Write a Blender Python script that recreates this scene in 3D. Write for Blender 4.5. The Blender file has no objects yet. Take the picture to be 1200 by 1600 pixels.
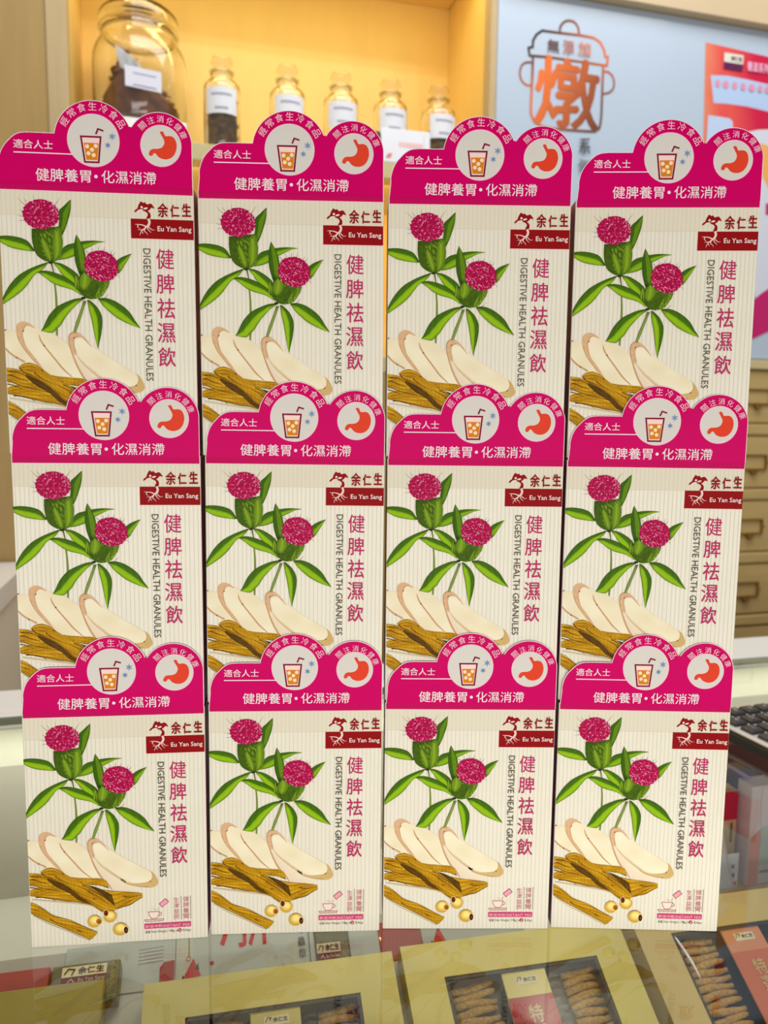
import bpy, math, random
import numpy as np
from mathutils import Vector, Matrix

# ------------------------------------------------------------------ camera, world, lights, exposure
SC = bpy.context.scene
COL = SC.collection

CAM_H, PITCH, ROLL = 0.42258, 0.111254, 0.010845
_f = Vector((0, math.cos(PITCH), -math.sin(PITCH)))
_r = Vector((1, 0, 0))
_u = _r.cross(_f)
_r2 = _r * math.cos(ROLL) + _u * math.sin(ROLL)
_u2 = _u * math.cos(ROLL) - _r * math.sin(ROLL)
cam_data = bpy.data.cameras.new('camera')
cam_data.sensor_fit = 'HORIZONTAL'
cam_data.sensor_width = 36.0
cam_data.lens = 36.0                      # 1200 px focal length on a 1200 px wide frame
cam_data.clip_start = 0.02
cam_data.dof.use_dof = True
cam_data.dof.focus_distance = 0.62
cam_data.dof.aperture_fstop = 9.5
cam = bpy.data.objects.new('camera', cam_data)
COL.objects.link(cam)
m = Matrix((_r2, _u2, -_f)).transposed().to_4x4()
m.translation = Vector((0, 0, CAM_H))
cam.matrix_world = m
SC.camera = cam

SC.view_settings.view_transform = 'Standard'
SC.view_settings.look = 'None'
SC.view_settings.exposure = 0.0
SC.view_settings.gamma = 1.0
SC.view_settings.use_curve_mapping = False

world = bpy.data.worlds.new('shop ambient')
SC.world = world
world.use_nodes = True
bg = world.node_tree.nodes['Background']
bg.inputs[0].default_value = (1.0, 0.97, 0.92, 1)
bg.inputs[1].default_value = 0.37


def area(name, loc, target, sx, sy, power, color=(1, 1, 1)):
    d = bpy.data.lights.new(name, 'AREA')
    d.shape = 'RECTANGLE'
    d.size, d.size_y = sx, sy
    d.energy = power
    d.color = color
    o = bpy.data.objects.new(name, d)
    COL.objects.link(o)
    o.location = loc
    o.rotation_euler = (Vector(target) - Vector(loc)).to_track_quat('-Z', 'Y').to_euler()
    return o


YAW = math.radians(15)                    # the shop's back wall and counter run 15 degrees off the camera
WD = Vector((math.cos(YAW), math.sin(YAW), 0))
WN = Vector((-math.sin(YAW), math.cos(YAW), 0))


def W(s, off, z):
    """point in the wall frame: s along the wall, off into it, z up"""
    return Vector((0, 2.0, 0)) + WD * s + WN * off + Vector((0, 0, z))


area('low_front_fill', (0.1, -0.75, 0.14), (0.0, 0.6, 0.0), 1.9, 0.36, 15.2, (1.0, 0.975, 0.93))  # added low fill behind the camera, lifts the lower carton rows
area('ceiling_light_aisle', W(0.3, -0.9, 2.4), W(0.3, 0.0, 0.9), 2.6, 0.8, 27, (1.0, 0.985, 0.97))
for _i, (_s, _o, _z) in enumerate(((-0.9, -1.5, 2.5), (-0.35, -1.9, 2.6), (0.25, -1.5, 2.5), (0.8, -1.9, 2.6))):
    area('downlight', W(_s, _o, _z), W(_s * 0.4, 0.0, 0.9), 0.035, 0.035, 3.0, (1.0, 0.97, 0.92))
area('niche_strip_light', W(-0.24, 0.05, 1.60), W(-0.24, 0.22, 1.0), 0.92, 0.05, 1.75, (1.0, 0.86, 0.38))
area('lower_niche_light', W(-0.24, 0.04, 1.030), W(-0.24, 0.28, 0.6), 0.92, 0.04, 2.2, (1.0, 0.68, 0.24))
area('case_front_fill', W(0.35, -1.62, -0.03), W(0.35, -1.0, -0.18), 1.6, 0.03, 1.0, (1.0, 0.98, 0.94))  # unseen fill added at the front edge to brighten the goods inside
area('case_strip_light', W(0.1, -0.82, -0.025), W(0.1, -0.76, -0.25), 2.2, 0.03, 1.6, (1.0, 0.98, 0.92))


# printed artwork of the carton front, in mm
ART = {
 'c1': (69.07,228.71),
 'c2': (117.21,226.88),
 'c2o': (116.3,227.02),
 'lobe': [(1.52,198.62),(1.57,208.08),(1.54,211.46),(2.16,214.82),(3.43,218.86),(5.68,222.89),(8.58,226.24),(12.45,229.93),(16.99,232.27),(22.84,232.94),(41.72,232.93)],
 'card_right': (139.73,198.62),
 'pink_bl': (1.51,192.52),
 'pink_br': (139.48,192.33),
 't_suit': (12.81,221.34,40.27,227.45),
 'line': ((12.71,218.46),(54.35,218.45)),
 't_l': (27.54,198.96,66.67,207.88),
 'dot': (70.18,203.35),
 't_r': (74.14,198.96,113.25,207.87),
 'cup': [(60.3,231.25),(74.29,231.25),(72.39,213.47),(62.6,213.47)],
 'cupin': [(61.3,230.25),(73.4,230.24),(71.59,214.34),(63.49,214.34)],
 'juice': [(62.21,226.9),(72.82,226.9),(71.57,215.01),(63.74,215.02)],
 'cubes': [(64.54,224.42),(70.65,224.89),(67.97,222.2),(65.42,219.52),(69.03,218.38)],
 'straw': [(71.0,233.05),(72.55,236.79),(76.47,235.59)],
 'snow': [(82.54,231.91),(79.3,225.69)],
 'stomach': [(116.54,236.58),(117.82,237.18),(119.13,236.91),(119.83,235.24),(120.84,233.84),(123.63,234.1),(126.12,233.43),(127.81,231.23),(128.57,227.88),(128.16,224.2),(126.63,220.85),(124.1,218.5),(120.87,217.49),(117.6,217.83),(115.09,219.17),(113.47,221.19),(112.28,221.66),(111.4,220.85),(110.91,219.64),(109.61,219.58),(108.42,220.05),(108.51,221.66),(109.5,223.53),(111.55,224.61),(114.8,224.74),(117.7,225.68),(119.39,227.89),(119.71,230.56),(118.12,233.7)],
 'brect': (93.9,160.51,140.45,174.71),
 'tree': [(96.75,179.07),(96.78,180.16),(97.8,181.32),(99.09,182.21),(99.7,184.25),(101.33,186.96),(102.38,186.96),(103.25,186.15),(104.62,186.69),(105.97,185.2),(108.7,185.88),(110.18,184.52),(111.42,182.34),(109.17,182.89),(108.16,181.66),(106.49,180.44),(107.83,179.28),(108.53,177.58),(107.95,174.99),(105.26,174.85),(105.81,176.35),(106.42,177.99),(105.46,179.49),(102.94,180.44),(100.48,179.48),(98.89,180.03)],
 'treeholes': [((100.84,180.51),1.83,0.59),((102.09,183.02),0.72,0.59),((104.87,182.21),1.31,0.46)],
 'roots': [[(106.64,174.85),(107.48,172.81),(107.01,170.62),(105.55,168.85)],[(105.55,168.85),(102.56,170.21),(99.26,170.62),(96.96,170.62)],[(99.39,170.55),(98.84,168.84),(100.52,167.75)],[(105.22,168.84),(103.16,167.2),(101.36,165.43),(100.25,162.82)],[(102.78,166.79),(99.03,166.79)],[(104.26,167.68),(103.65,165.97),(105.33,164.61),(106.03,163.1)],[(105.89,168.37),(106.93,166.52),(108.75,164.88)],[(107.06,168.85),(109.22,166.93),(111.32,167.07)],[(102.03,165.29),(102.92,163.92)]],
 'bch': [(113.81,176.36,121.1,186.08),(123.0,176.49,129.3,185.2),(131.62,177.18,137.94,186.29)],
 'bname': (113.48,164.89,138.07,169.53),
 'perf': 174.71,
 'title': [(111.76,138.84,124.65,153.3),(111.41,120.91,124.65,135.03),(111.76,102.58,124.66,117.35),(111.46,84.64,124.59,99.21),(111.76,66.72,124.45,80.96)],
 'eng': (105.06,153.29,55.71,5.24),
 'head1': ((29.94,175.52),12.97,10.48,0.0),
 'head2': ((71.76,139.84),12.45,11.0,-0.35),
 'spines': [[(18.88,181.65),(13.57,186.75)],[(25.55,184.37),(24.84,188.31)],[(39.89,182.33),(44.07,188.11)],[(17.66,173.47),(12.92,174.42)],[(17.56,170.87),(13.75,170.59)],[(20.17,183.69),(18.3,186.55)],[(16.96,177.56),(14.98,178.38)],[(66.46,150.18),(65.29,152.93)],[(69.95,150.87),(69.88,154.31)],[(73.72,150.18),(74.31,153.62)],[(80.05,147.43),(82.3,150.19)],[(78.7,148.81),(79.96,151.56)],[(81.63,135.71),(85.04,131.21)],[(83.56,138.47),(86.91,136.4)],[(63.52,148.8),(57.85,152.1)],[(72.68,120.8),(76.58,124.62)],[(72.78,116.28),(77.02,119.76)]],
 'plant': [('stem1',[(35.37,141.2),(36.79,134.29),(37.18,125.98),(37.7,117.64),(37.59,102.29),(37.19,88.97)],[(36.56,141.2),(37.72,134.29),(38.24,125.98),(39.03,117.64),(39.26,102.29),(38.41,87.91)]),('leaf',[(36.55,141.89),(42.51,141.0),(47.85,138.45),(52.53,135.13),(55.38,131.4),(55.57,120.78)],[(36.95,141.34),(40.59,136.92),(42.76,133.47),(46.68,129.11),(50.72,124.95),(54.09,121.82)]),('leafr',[(39.83,143.28),(43.68,150.86),(47.58,154.3),(52.18,155.67),(58.08,157.18),(64.0,157.87),(69.28,157.88),(74.89,157.4)],[(39.97,143.14),(46.43,144.18),(52.34,146.32),(56.91,149.49),(60.82,151.9),(64.74,153.82),(69.31,156.02),(75.09,157.26)]),('leafd',[(41.53,161.84),(42.68,172.11),(42.59,178.25),(45.82,181.52),(48.72,184.37),(51.12,186.55)],[(44.31,160.82),(46.74,165.61),(48.94,171.77),(50.37,176.2),(51.21,180.97),(51.51,186.55)]),('leaf',[(33.58,141.62),(26.66,139.26),(19.42,136.01),(12.18,131.51),(6.27,125.26),(2.67,119.7),(0.26,114.82)],[(33.72,141.06),(29.03,135.53),(24.1,132.55),(20.83,128.39),(16.26,122.49),(10.34,117.27),(0.29,110.29)]),('leaf',[(24.55,149.47),(20.18,155.8),(15.2,158.27),(9.25,159.43),(3.97,159.63),(0.01,159.22)],[(23.36,148.92),(17.28,149.47),(10.66,150.5),(6.02,151.87),(2.7,153.59),(0.05,155.1)]),('leaf',[(25.66,134.42),(30.68,135.4),(36.65,134.57),(42.64,132.57),(47.99,129.8),(52.69,125.99),(56.45,119.74)],[(25.67,134.15),(30.75,130.69),(35.44,127.02),(40.78,124.59),(46.77,123.07),(51.45,121.34),(57.15,117.65)]),('calyx',[(22.9,165.12),(22.78,159.09),(23.31,153.6),(24.89,148.09),(27.25,144.99),(31.91,142.24),(36.55,141.62)],[(42.76,167.32),(44.29,161.84),(44.65,156.36),(44.21,150.86),(43.09,146.04),(40.5,143.14),(36.88,141.55)]),('sepal',[(29.7,159.09),(29.45,153.6),(31.85,146.72),(34.57,141.75)],[(30.36,159.09),(34.4,153.6),(36.48,146.72),(35.89,141.62)]),('sepal',[(38.23,161.84),(37.04,153.6),(37.8,146.72),(37.21,141.76)],[(42.79,165.27),(44.38,156.36),(43.06,148.1),(38.53,141.9)]),('sepald',[(23.77,159.09),(23.87,150.85),(27.23,146.03),(31.91,142.24)],[(26.35,163.21),(28.45,153.6),(30.53,146.72),(34.57,141.75)]),('leafd',[(55.88,132.92),(53.29,141.21),(52.4,150.17),(53.02,156.36),(54.38,161.71)],[(61.51,132.93),(61.13,142.6),(59.85,150.86),(57.09,157.39),(54.58,161.71)]),('leafr',[(82.45,143.65),(86.02,146.2),(89.94,147.99),(94.0,149.37)],[(83.65,134.32),(85.91,136.74),(89.1,141.58),(94.0,149.23)]),('leaf',[(58.17,116.26),(52.21,115.56),(45.61,113.12),(39.02,109.63),(34.42,105.08),(31.16,100.18),(28.9,95.27),(26.74,91.62)],[(58.19,115.22),(52.95,111.38),(48.38,106.49),(44.46,101.6),(41.21,96.34),(37.93,93.18),(34.63,90.37),(26.75,91.48)]),('stem2',[(57.88,114.17),(55.55,107.2),(51.98,98.1),(49.83,90.95)],[(60.07,114.18),(57.67,107.2),(54.19,97.4),(51.7,90.95)]),('leaf',[(62.52,114.74),(67.59,110.0),(70.7,104.07),(71.16,98.12),(70.12,90.41),(68.57,84.08),(67.41,79.01)],[(60.72,114.87),(61.78,107.9),(63.46,100.21),(64.59,93.21),(65.72,86.89),(66.47,82.67),(67.34,79.01)]),('leaf',[(68.93,116.27),(74.76,116.49),(80.78,114.54),(86.84,110.72),(91.6,106.18),(95.06,100.6),(98.86,95.14)],[(68.81,115.44),(72.57,110.35),(76.98,106.17),(81.72,102.33),(87.11,99.4),(92.48,97.09),(98.73,94.93)]),('calyx',[(56.52,134.31),(54.76,128.76),(54.86,123.21),(57.13,118.7),(60.17,116.27),(62.83,115.57)],[(77.48,128.78),(76.57,125.31),(74.0,121.15),(72.07,118.36),(68.8,116.27),(64.16,115.43)]),('sepal',[(59.15,135.0),(55.92,130.84),(55.34,125.99),(57.41,121.83)],[(59.83,134.31),(63.87,130.85),(63.3,126.0),(59.4,121.83)]),('sepald',[(64.57,128.77),(61.36,123.22),(61.44,119.05),(62.83,115.92)],[(70.56,127.39),(69.35,121.84),(66.76,118.36),(64.16,115.71)]),('sepal',[(70.61,124.96),(68.68,121.84),(66.13,116.97)],[(70.88,124.75),(69.69,121.14),(67.13,116.62)]),('sepal',[(52.03,125.99),(52.61,130.84),(53.57,132.92),(53.97,128.76),(54.07,123.21)],[(53.1,121.82),(53.89,125.99),(54.73,130.84),(55.05,127.38),(55.42,121.83)])],
 'spots': [(13.94,91.4),(50.23,87.01),(94.64,52.28),(28.42,80.86),(8.12,71.66),(1.12,91.73)],
 'slices': [('cream',[(0.45,91.87),(9.94,90.34),(13.67,85.42),(19.42,78.38),(26.22,69.91),(30.32,63.55)],[(0.56,78.36),(3.4,74.83),(8.12,71.45),(14.18,68.13),(20.94,63.53),(30.37,60.0)]),('rimt',[(0.56,79.21),(4.07,75.54),(8.11,72.58),(14.17,69.33)],[(0.57,77.3),(4.08,73.77),(8.12,71.16),(14.19,67.63)]),('cream',[(15.56,95.26),(19.9,95.26),(26.6,92.47),(32.72,84.04),(40.93,71.35),(49.15,60.03)],[(11.3,88.23),(14.73,79.79),(20.17,72.03),(26.3,63.54),(35.77,57.88),(47.85,57.19)]),('rind',[(22.04,94.21),(17.87,97.23),(13.86,98.27),(10.54,97.01),(8.77,94.2),(8.96,88.23),(12.05,80.49),(18.16,72.03),(22.91,66.37),(26.99,62.48)],[(21.92,93.51),(18.23,95.12),(15.9,94.91),(14.59,92.8),(13.42,89.64),(14.0,85.07),(15.73,79.44),(20.83,72.59),(24.58,67.44),(27.65,62.69)]),('cream',[(26.61,91.41),(32.62,90.93),(40.7,86.16),(48.84,78.42),(53.7,67.83),(60.62,55.78)],[(25.19,88.25),(26.72,83.33),(31.48,76.99),(38.3,67.81),(43.76,61.44),(49.19,57.54)]),('rimt',[(24.78,88.95),(25.5,84.73),(28.77,79.45),(35.24,70.99),(41.05,63.56),(47.5,57.9)],[(25.18,88.95),(26.7,84.87),(29.97,79.67),(36.37,71.48),(42.04,64.27),(48.17,58.25)]),('shade',[(47.48,79.83),(53.59,74.19),(62.49,63.59),(75.44,52.96),(82.89,49.42),(87.69,45.15)],[(51.71,67.12),(55.18,60.04),(58.62,55.07),(64.82,46.54),(75.61,44.56),(75.61,44.56)]),('cream',[(50.7,86.87),(58.04,86.88),(64.84,80.55),(78.4,71.04),(87.22,65.75),(95.73,59.74),(97.38,55.13)],[(50.48,80.54),(53.62,72.78),(61.8,64.65),(74.74,54.03),(74.07,54.03),(83.55,50.13),(94.9,52.28)]),('rimt',[(47.35,79.83),(50.99,69.95),(54.12,62.87),(57.93,56.49),(61.69,52.23),(64.83,46.4)],[(46.26,81.24),(49.65,69.95),(52.79,62.51),(56.46,56.13),(60.36,51.52),(64.02,46.39)]),('rind',[(62.97,80.41),(59.4,85.62),(55.32,89.83),(51.29,91.51),(47.97,90.73),(46.15,87.57),(46.39,81.24),(48.36,74.89)],[(62.85,79.99),(58.89,84.35),(55.36,87.58),(52.56,87.44),(50.72,86.17),(49.96,83.35),(50.85,78.42),(51.59,74.19)]),('rind2',[(51.44,74.89),(55.68,69.81),(61.81,63.95),(68.62,58.28),(75.42,53.53),(70.66,56.65),(76.11,52.96),(81.51,51.19),(88.22,51.2),(93.57,52.14),(96.3,55.48),(95.36,61.16)],[(49.87,77.01),(55.02,68.89),(61.16,62.74),(68.31,56.86),(75.46,51.68),(70.7,54.95),(76.15,50.83),(82.91,48.56),(89.65,47.29),(97.05,46.95),(100.98,50.87),(98.67,57.26)])],
 'barks': [('shadow',[(2.35,42.16),(18.53,39.68),(38.77,36.5),(48.23,34.37),(56.42,27.93)],[(2.37,40.01),(18.56,37.18),(38.8,33.99),(48.27,31.5),(56.46,25.78)]),('bark',[(0.81,49.29),(5.63,51.29),(18.39,52.16),(33.22,47.91),(45.42,41.51),(56.3,34.38)],[(0.84,44.87),(7.05,43.59),(18.51,40.9),(28.64,38.63),(38.76,37.07),(56.36,31.16)]),('bark',[(0.68,64.21),(8.2,63.16),(18.3,59.27),(28.43,54.31),(35.9,48.63)],[(0.77,53.7),(4.94,52.86),(11.69,50.37),(18.43,48.6),(33.26,45.42)]),('barkd',[(14.95,59.27),(25.07,54.66),(35.25,47.2),(45.44,40.08),(51.62,32.94)],[(13.62,58.56),(20.4,52.17),(31.92,45.06),(38.73,38.64),(49.57,34.37)]),('bark',[(31.72,59.29),(38.44,58.24),(45.16,57.75),(55.24,56.84),(60.31,54.72)],[(35.86,51.48),(43.91,52.2),(50.63,51.36),(56.02,50.44),(61.77,47.96)]),('bark',[(44.59,51.49),(55.4,47.59),(65.52,45.47),(78.31,43.85),(87.08,42.44),(88.27,40.51)],[(55.66,32.95),(67.16,29.96),(72.53,31.19),(77.89,32.41),(83.2,35.72),(88.31,38.73)]),('barkd',[(44.58,51.85),(52.01,49.37),(58.79,45.82),(64.23,42.26)],[(49.38,45.8),(55.52,40.82),(62.35,35.11),(66.43,32.97)]),('bark',[(9.39,64.58),(11.52,66.5),(17.53,68.13),(23.59,65.8),(29.01,61.56),(35.78,57.03),(43.9,52.56),(52.06,46.52),(58.89,40.11),(65.07,33.68),(67.84,29.53)],[(9.88,63.38),(13.59,60.54),(20.34,57.0),(27.78,53.25),(34.58,46.85),(40.04,41.15),(45.49,37.23),(52.32,31.15),(57.77,27.79),(63.16,27.95),(66.51,29.03)]),('shadow',[(2.47,28.2),(14.02,20.67),(28.97,13.14),(39.2,7.39),(46.01,4.0)],[(2.48,27.12),(14.03,19.09),(28.99,11.34),(39.22,5.58),(46.03,3.06)]),('bark',[(0.89,39.65),(5.76,37.16),(11.87,32.52),(17.31,27.86),(24.09,25.0),(30.87,22.5),(39.04,17.84),(45.85,14.11),(52.33,10.66)],[(0.97,29.84),(6.53,26.27),(14.0,21.97),(20.8,18.38),(28.96,14.08),(37.82,9.19),(42.59,6.67),(46.34,4.73),(50.68,8.49)])],
 'cracks': [[(2.2,59.25),(11.63,55.71),(15.67,54.65)],[(0.92,52.14),(4.96,51.29),(11.7,48.59)],[(5.03,43.59),(13.78,42.89),(20.55,39.69)],[(45.34,46.51),(53.49,41.53),(58.95,37.25)],[(20.3,60.7),(27.74,55.73),(35.86,51.48)],[(10.2,64.23),(13.59,60.69),(18.3,59.27)],[(25.64,62.83),(27.66,62.12)],[(73.0,40.84),(79.08,39.43),(87.79,40.87)],[(49.48,40.09),(52.17,39.74)],[(15.33,24.27),(20.77,20.69),(28.23,17.82)],[(36.4,13.51),(40.49,11.36)],[(2.18,61.38),(10.24,60.68)],[(41.22,52.2),(47.99,48.65),(57.54,40.82)]],
 'seeds': [((49.93,20.74),5.24,5.11,(53.52,20.24),2.23,2.62,0),((62.42,24.21),4.98,4.85,(59.26,27.22),1.83,2.75,1),((70.2,12.86),5.63,5.24,(74.68,11.64),1.7,3.01,2)],
 'tcup': [(92.52,25.49),(93.27,22.26),(95.02,19.67),(99.07,19.68),(100.69,22.27),(101.28,25.5),(92.52,25.49)],
 'thandle': ((101.67,23.35),1.31),
 'saucer': [(89.31,18.8),(104.62,18.83),(103.85,17.39),(90.15,17.36),(89.31,18.8)],
 'steam': [[(96.28,28.86),(97.52,27.65),(98.9,26.58)],[(101.53,28.87),(100.54,28.01),(100.11,26.72)]],
 'sachet': [(101.31,32.17),(106.38,36.47),(108.81,33.61),(103.68,29.31)],
 'vch': [(120.26,17.64,125.22,37.71),(112.61,17.63,117.13,37.34)],
 'vln': [((118.84,38.06),(119.09,17.42)),((126.5,38.08),(126.37,17.43))],
 'bar': (89.05,11.09,126.49,15.49),
 'bart': [(89.88,11.84,103.45,14.48),(104.46,11.89,125.86,14.37)],
 'net': [(89.53,7.13,93.84,9.29),(94.94,6.87,107.5,9.16),(108.92,6.89,116.14,9.33),(119.59,6.91,126.41,9.35)],
 'netc': (117.38,8.41),
}

# wall emblem and picture outlines, in metres along and up the wall
LOGO = {
 'pot_lines': [[(0.458,1.442),(0.459,1.456),(0.468,1.468),(0.481,1.474),(0.497,1.473),(0.508,1.464),(0.512,1.452),(0.513,1.443)],[(0.375,1.375),(0.371,1.393),(0.383,1.397),(0.383,1.412),(0.392,1.428),(0.408,1.44),(0.455,1.441),(0.517,1.443),(0.557,1.442),(0.576,1.433),(0.588,1.416),(0.592,1.4),(0.6,1.4),(0.598,1.378),(0.519,1.378),(0.427,1.378),(0.375,1.375)],[(0.38,1.359),(0.365,1.357),(0.353,1.347),(0.349,1.328),(0.354,1.313),(0.367,1.303),(0.382,1.303)],[(0.591,1.363),(0.605,1.362),(0.618,1.35),(0.621,1.329),(0.61,1.313),(0.59,1.306)],[(0.384,1.374),(0.384,1.324),(0.383,1.272),(0.384,1.232),(0.397,1.213),(0.425,1.205),(0.465,1.204),(0.571,1.209),(0.583,1.219),(0.587,1.247),(0.587,1.295),(0.587,1.378)]],
 'dun': (0.396,1.21,0.576,1.382),
 'wtj': [(0.424,1.39,0.457,1.422),(0.468,1.391,0.499,1.425),(0.512,1.393,0.546,1.427)],
 'xi': (0.524,1.148,0.557,1.188),
 'zhou': (0.524,1.101,0.562,1.132),
 'q_bg': [(0.896,1.476),(1.138,1.462),(1.159,1.201),(0.906,1.206)],
 'q_cr': [(1.015,1.468),(1.138,1.462),(1.159,1.201),(1.119,1.228),(1.099,1.282),(1.048,1.315),(1.022,1.41)],
 'q_band': [(0.918,1.393),(0.971,1.398),(1.036,1.396),(1.144,1.389),(1.15,1.316),(1.042,1.325),(0.976,1.325),(0.932,1.322)],
 'q_low': [(0.917,1.288),(0.95,1.288),(0.986,1.287),(0.997,1.28),(1.005,1.216),(0.916,1.207)],
 'q_logo': (0.956,1.414,1.018,1.456),
 'q_title': (1.031,1.417,1.103,1.442),
 'q_dots': [(0.941,1.378),(0.967,1.378),(0.996,1.379),(1.024,1.379),(1.052,1.379),(1.08,1.38),(1.104,1.38)],
 'q_bowl': [(1.015,1.179),(1.032,1.241),(1.084,1.267),(1.182,1.256),(1.262,1.113),(1.258,0.896),(1.177,0.781),(1.096,0.823),(1.028,1.005)],
 'q_yel': [(1.058,1.235),(1.119,1.227),(1.21,1.197),(1.221,1.056),(1.165,1.069),(1.123,1.119),(1.079,1.185)],
 'q_mag': [(1.079,0.78),(1.129,0.819),(1.236,0.885),(1.247,0.748),(1.095,0.682)],
 'q_mag2': [(1.123,1.069),(1.218,1.091),(1.224,1.029),(1.125,1.038)],
}

# ------------------------------------------------------------------ helpers
def lin(c):
    c = c / 255.0
    return c / 12.92 if c <= 0.04045 else ((c + 0.055) / 1.055) ** 2.4


def rgb(r, g, b):
    return (lin(r), lin(g), lin(b), 1.0)


def pmat(name, col, rough=0.5, metal=0.0, spec=0.5, noise=0.0, scale=20.0, stretch=(1, 1, 1), bump=0.0, coat=0.0, trans=0.0):
    """principled material with a little procedural variation of the colour"""
    mt = bpy.data.materials.new(name)
    mt.use_nodes = True
    nt = mt.node_tree
    b = nt.nodes['Principled BSDF']
    b.inputs['Roughness'].default_value = rough
    b.inputs['Metallic'].default_value = metal
    b.inputs['Specular IOR Level'].default_value = spec
    b.inputs['Coat Weight'].default_value = coat
    b.inputs['Coat Roughness'].default_value = 0.08
    b.inputs['Transmission Weight'].default_value = trans
    if noise > 0 or bump > 0:
        tc = nt.nodes.new('ShaderNodeTexCoord')
        mp = nt.nodes.new('ShaderNodeMapping')
        mp.inputs['Scale'].default_value = stretch
        nz = nt.nodes.new('ShaderNodeTexNoise')
        nz.inputs['Scale'].default_value = scale
        nz.inputs['Detail'].default_value = 5
        nt.links.new(tc.outputs['Object'], mp.inputs['Vector'])
        nt.links.new(mp.outputs['Vector'], nz.inputs['Vector'])
        rp = nt.nodes.new('ShaderNodeValToRGB')
        lo = [max(0, c * (1 - noise)) for c in col[:3]] + [1]
        hi = [min(1, c * (1 + noise)) for c in col[:3]] + [1]
        rp.color_ramp.elements[0].position = 0.3
        rp.color_ramp.elements[0].color = lo
        rp.color_ramp.elements[1].position = 0.7
        rp.color_ramp.elements[1].color = hi
        nt.links.new(nz.outputs['Fac'], rp.inputs['Fac'])
        nt.links.new(rp.outputs['Color'], b.inputs['Base Color'])
        if bump > 0:
            bp = nt.nodes.new('ShaderNodeBump')
            bp.inputs['Strength'].default_value = bump
            bp.inputs['Distance'].default_value = 0.002
            nt.links.new(nz.outputs['Fac'], bp.inputs['Height'])
            nt.links.new(bp.outputs['Normal'], b.inputs['Normal'])
    else:
        b.inputs['Base Color'].default_value = col
    return mt


def inkmat(name, rough=0.55, spec=0.10):
    """printed ink: colour per vertex, slight paper grain"""
    mt = bpy.data.materials.new(name)
    mt.use_nodes = True
    nt = mt.node_tree
    b = nt.nodes['Principled BSDF']
    b.inputs['Roughness'].default_value = rough
    b.inputs['Specular IOR Level'].default_value = spec
    at = nt.nodes.new('ShaderNodeAttribute')
    at.attribute_name = 'Col'
    nt.links.new(at.outputs['Color'], b.inputs['Base Color'])
    return mt


def thinglass(name, tint=(0.97, 0.99, 0.98, 1), f0=0.06, rough=0.0):
    """thin clear sheet: passes light straight on and mirrors more at grazing angles"""
    mt = bpy.data.materials.new(name)
    mt.use_nodes = True
    nt = mt.node_tree
    for n in list(nt.nodes):
        nt.nodes.remove(n)
    out = nt.nodes.new('ShaderNodeOutputMaterial')
    mix = nt.nodes.new('ShaderNodeMixShader')
    tr = nt.nodes.new('ShaderNodeBsdfTransparent')
    tr.inputs[0].default_value = tint
    gl = nt.nodes.new('ShaderNodeBsdfGlossy')
    gl.inputs['Roughness'].default_value = rough
    lw = nt.nodes.new('ShaderNodeLayerWeight')
    lw.inputs['Blend'].default_value = 0.5
    pw = nt.nodes.new('ShaderNodeMath'); pw.operation = 'POWER'; pw.inputs[1].default_value = 5
    ml = nt.nodes.new('ShaderNodeMath'); ml.operation = 'MULTIPLY_ADD'
    ml.inputs[1].default_value = 1 - f0; ml.inputs[2].default_value = f0
    nt.links.new(lw.outputs['Facing'], pw.inputs[0])
    nt.links.new(pw.outputs[0], ml.inputs[0])
    nt.links.new(ml.outputs[0], mix.inputs[0])
    nt.links.new(tr.outputs[0], mix.inputs[1])
    nt.links.new(gl.outputs[0], mix.inputs[2])
    nt.links.new(mix.outputs[0], out.inputs[0])
    return mt


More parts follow.
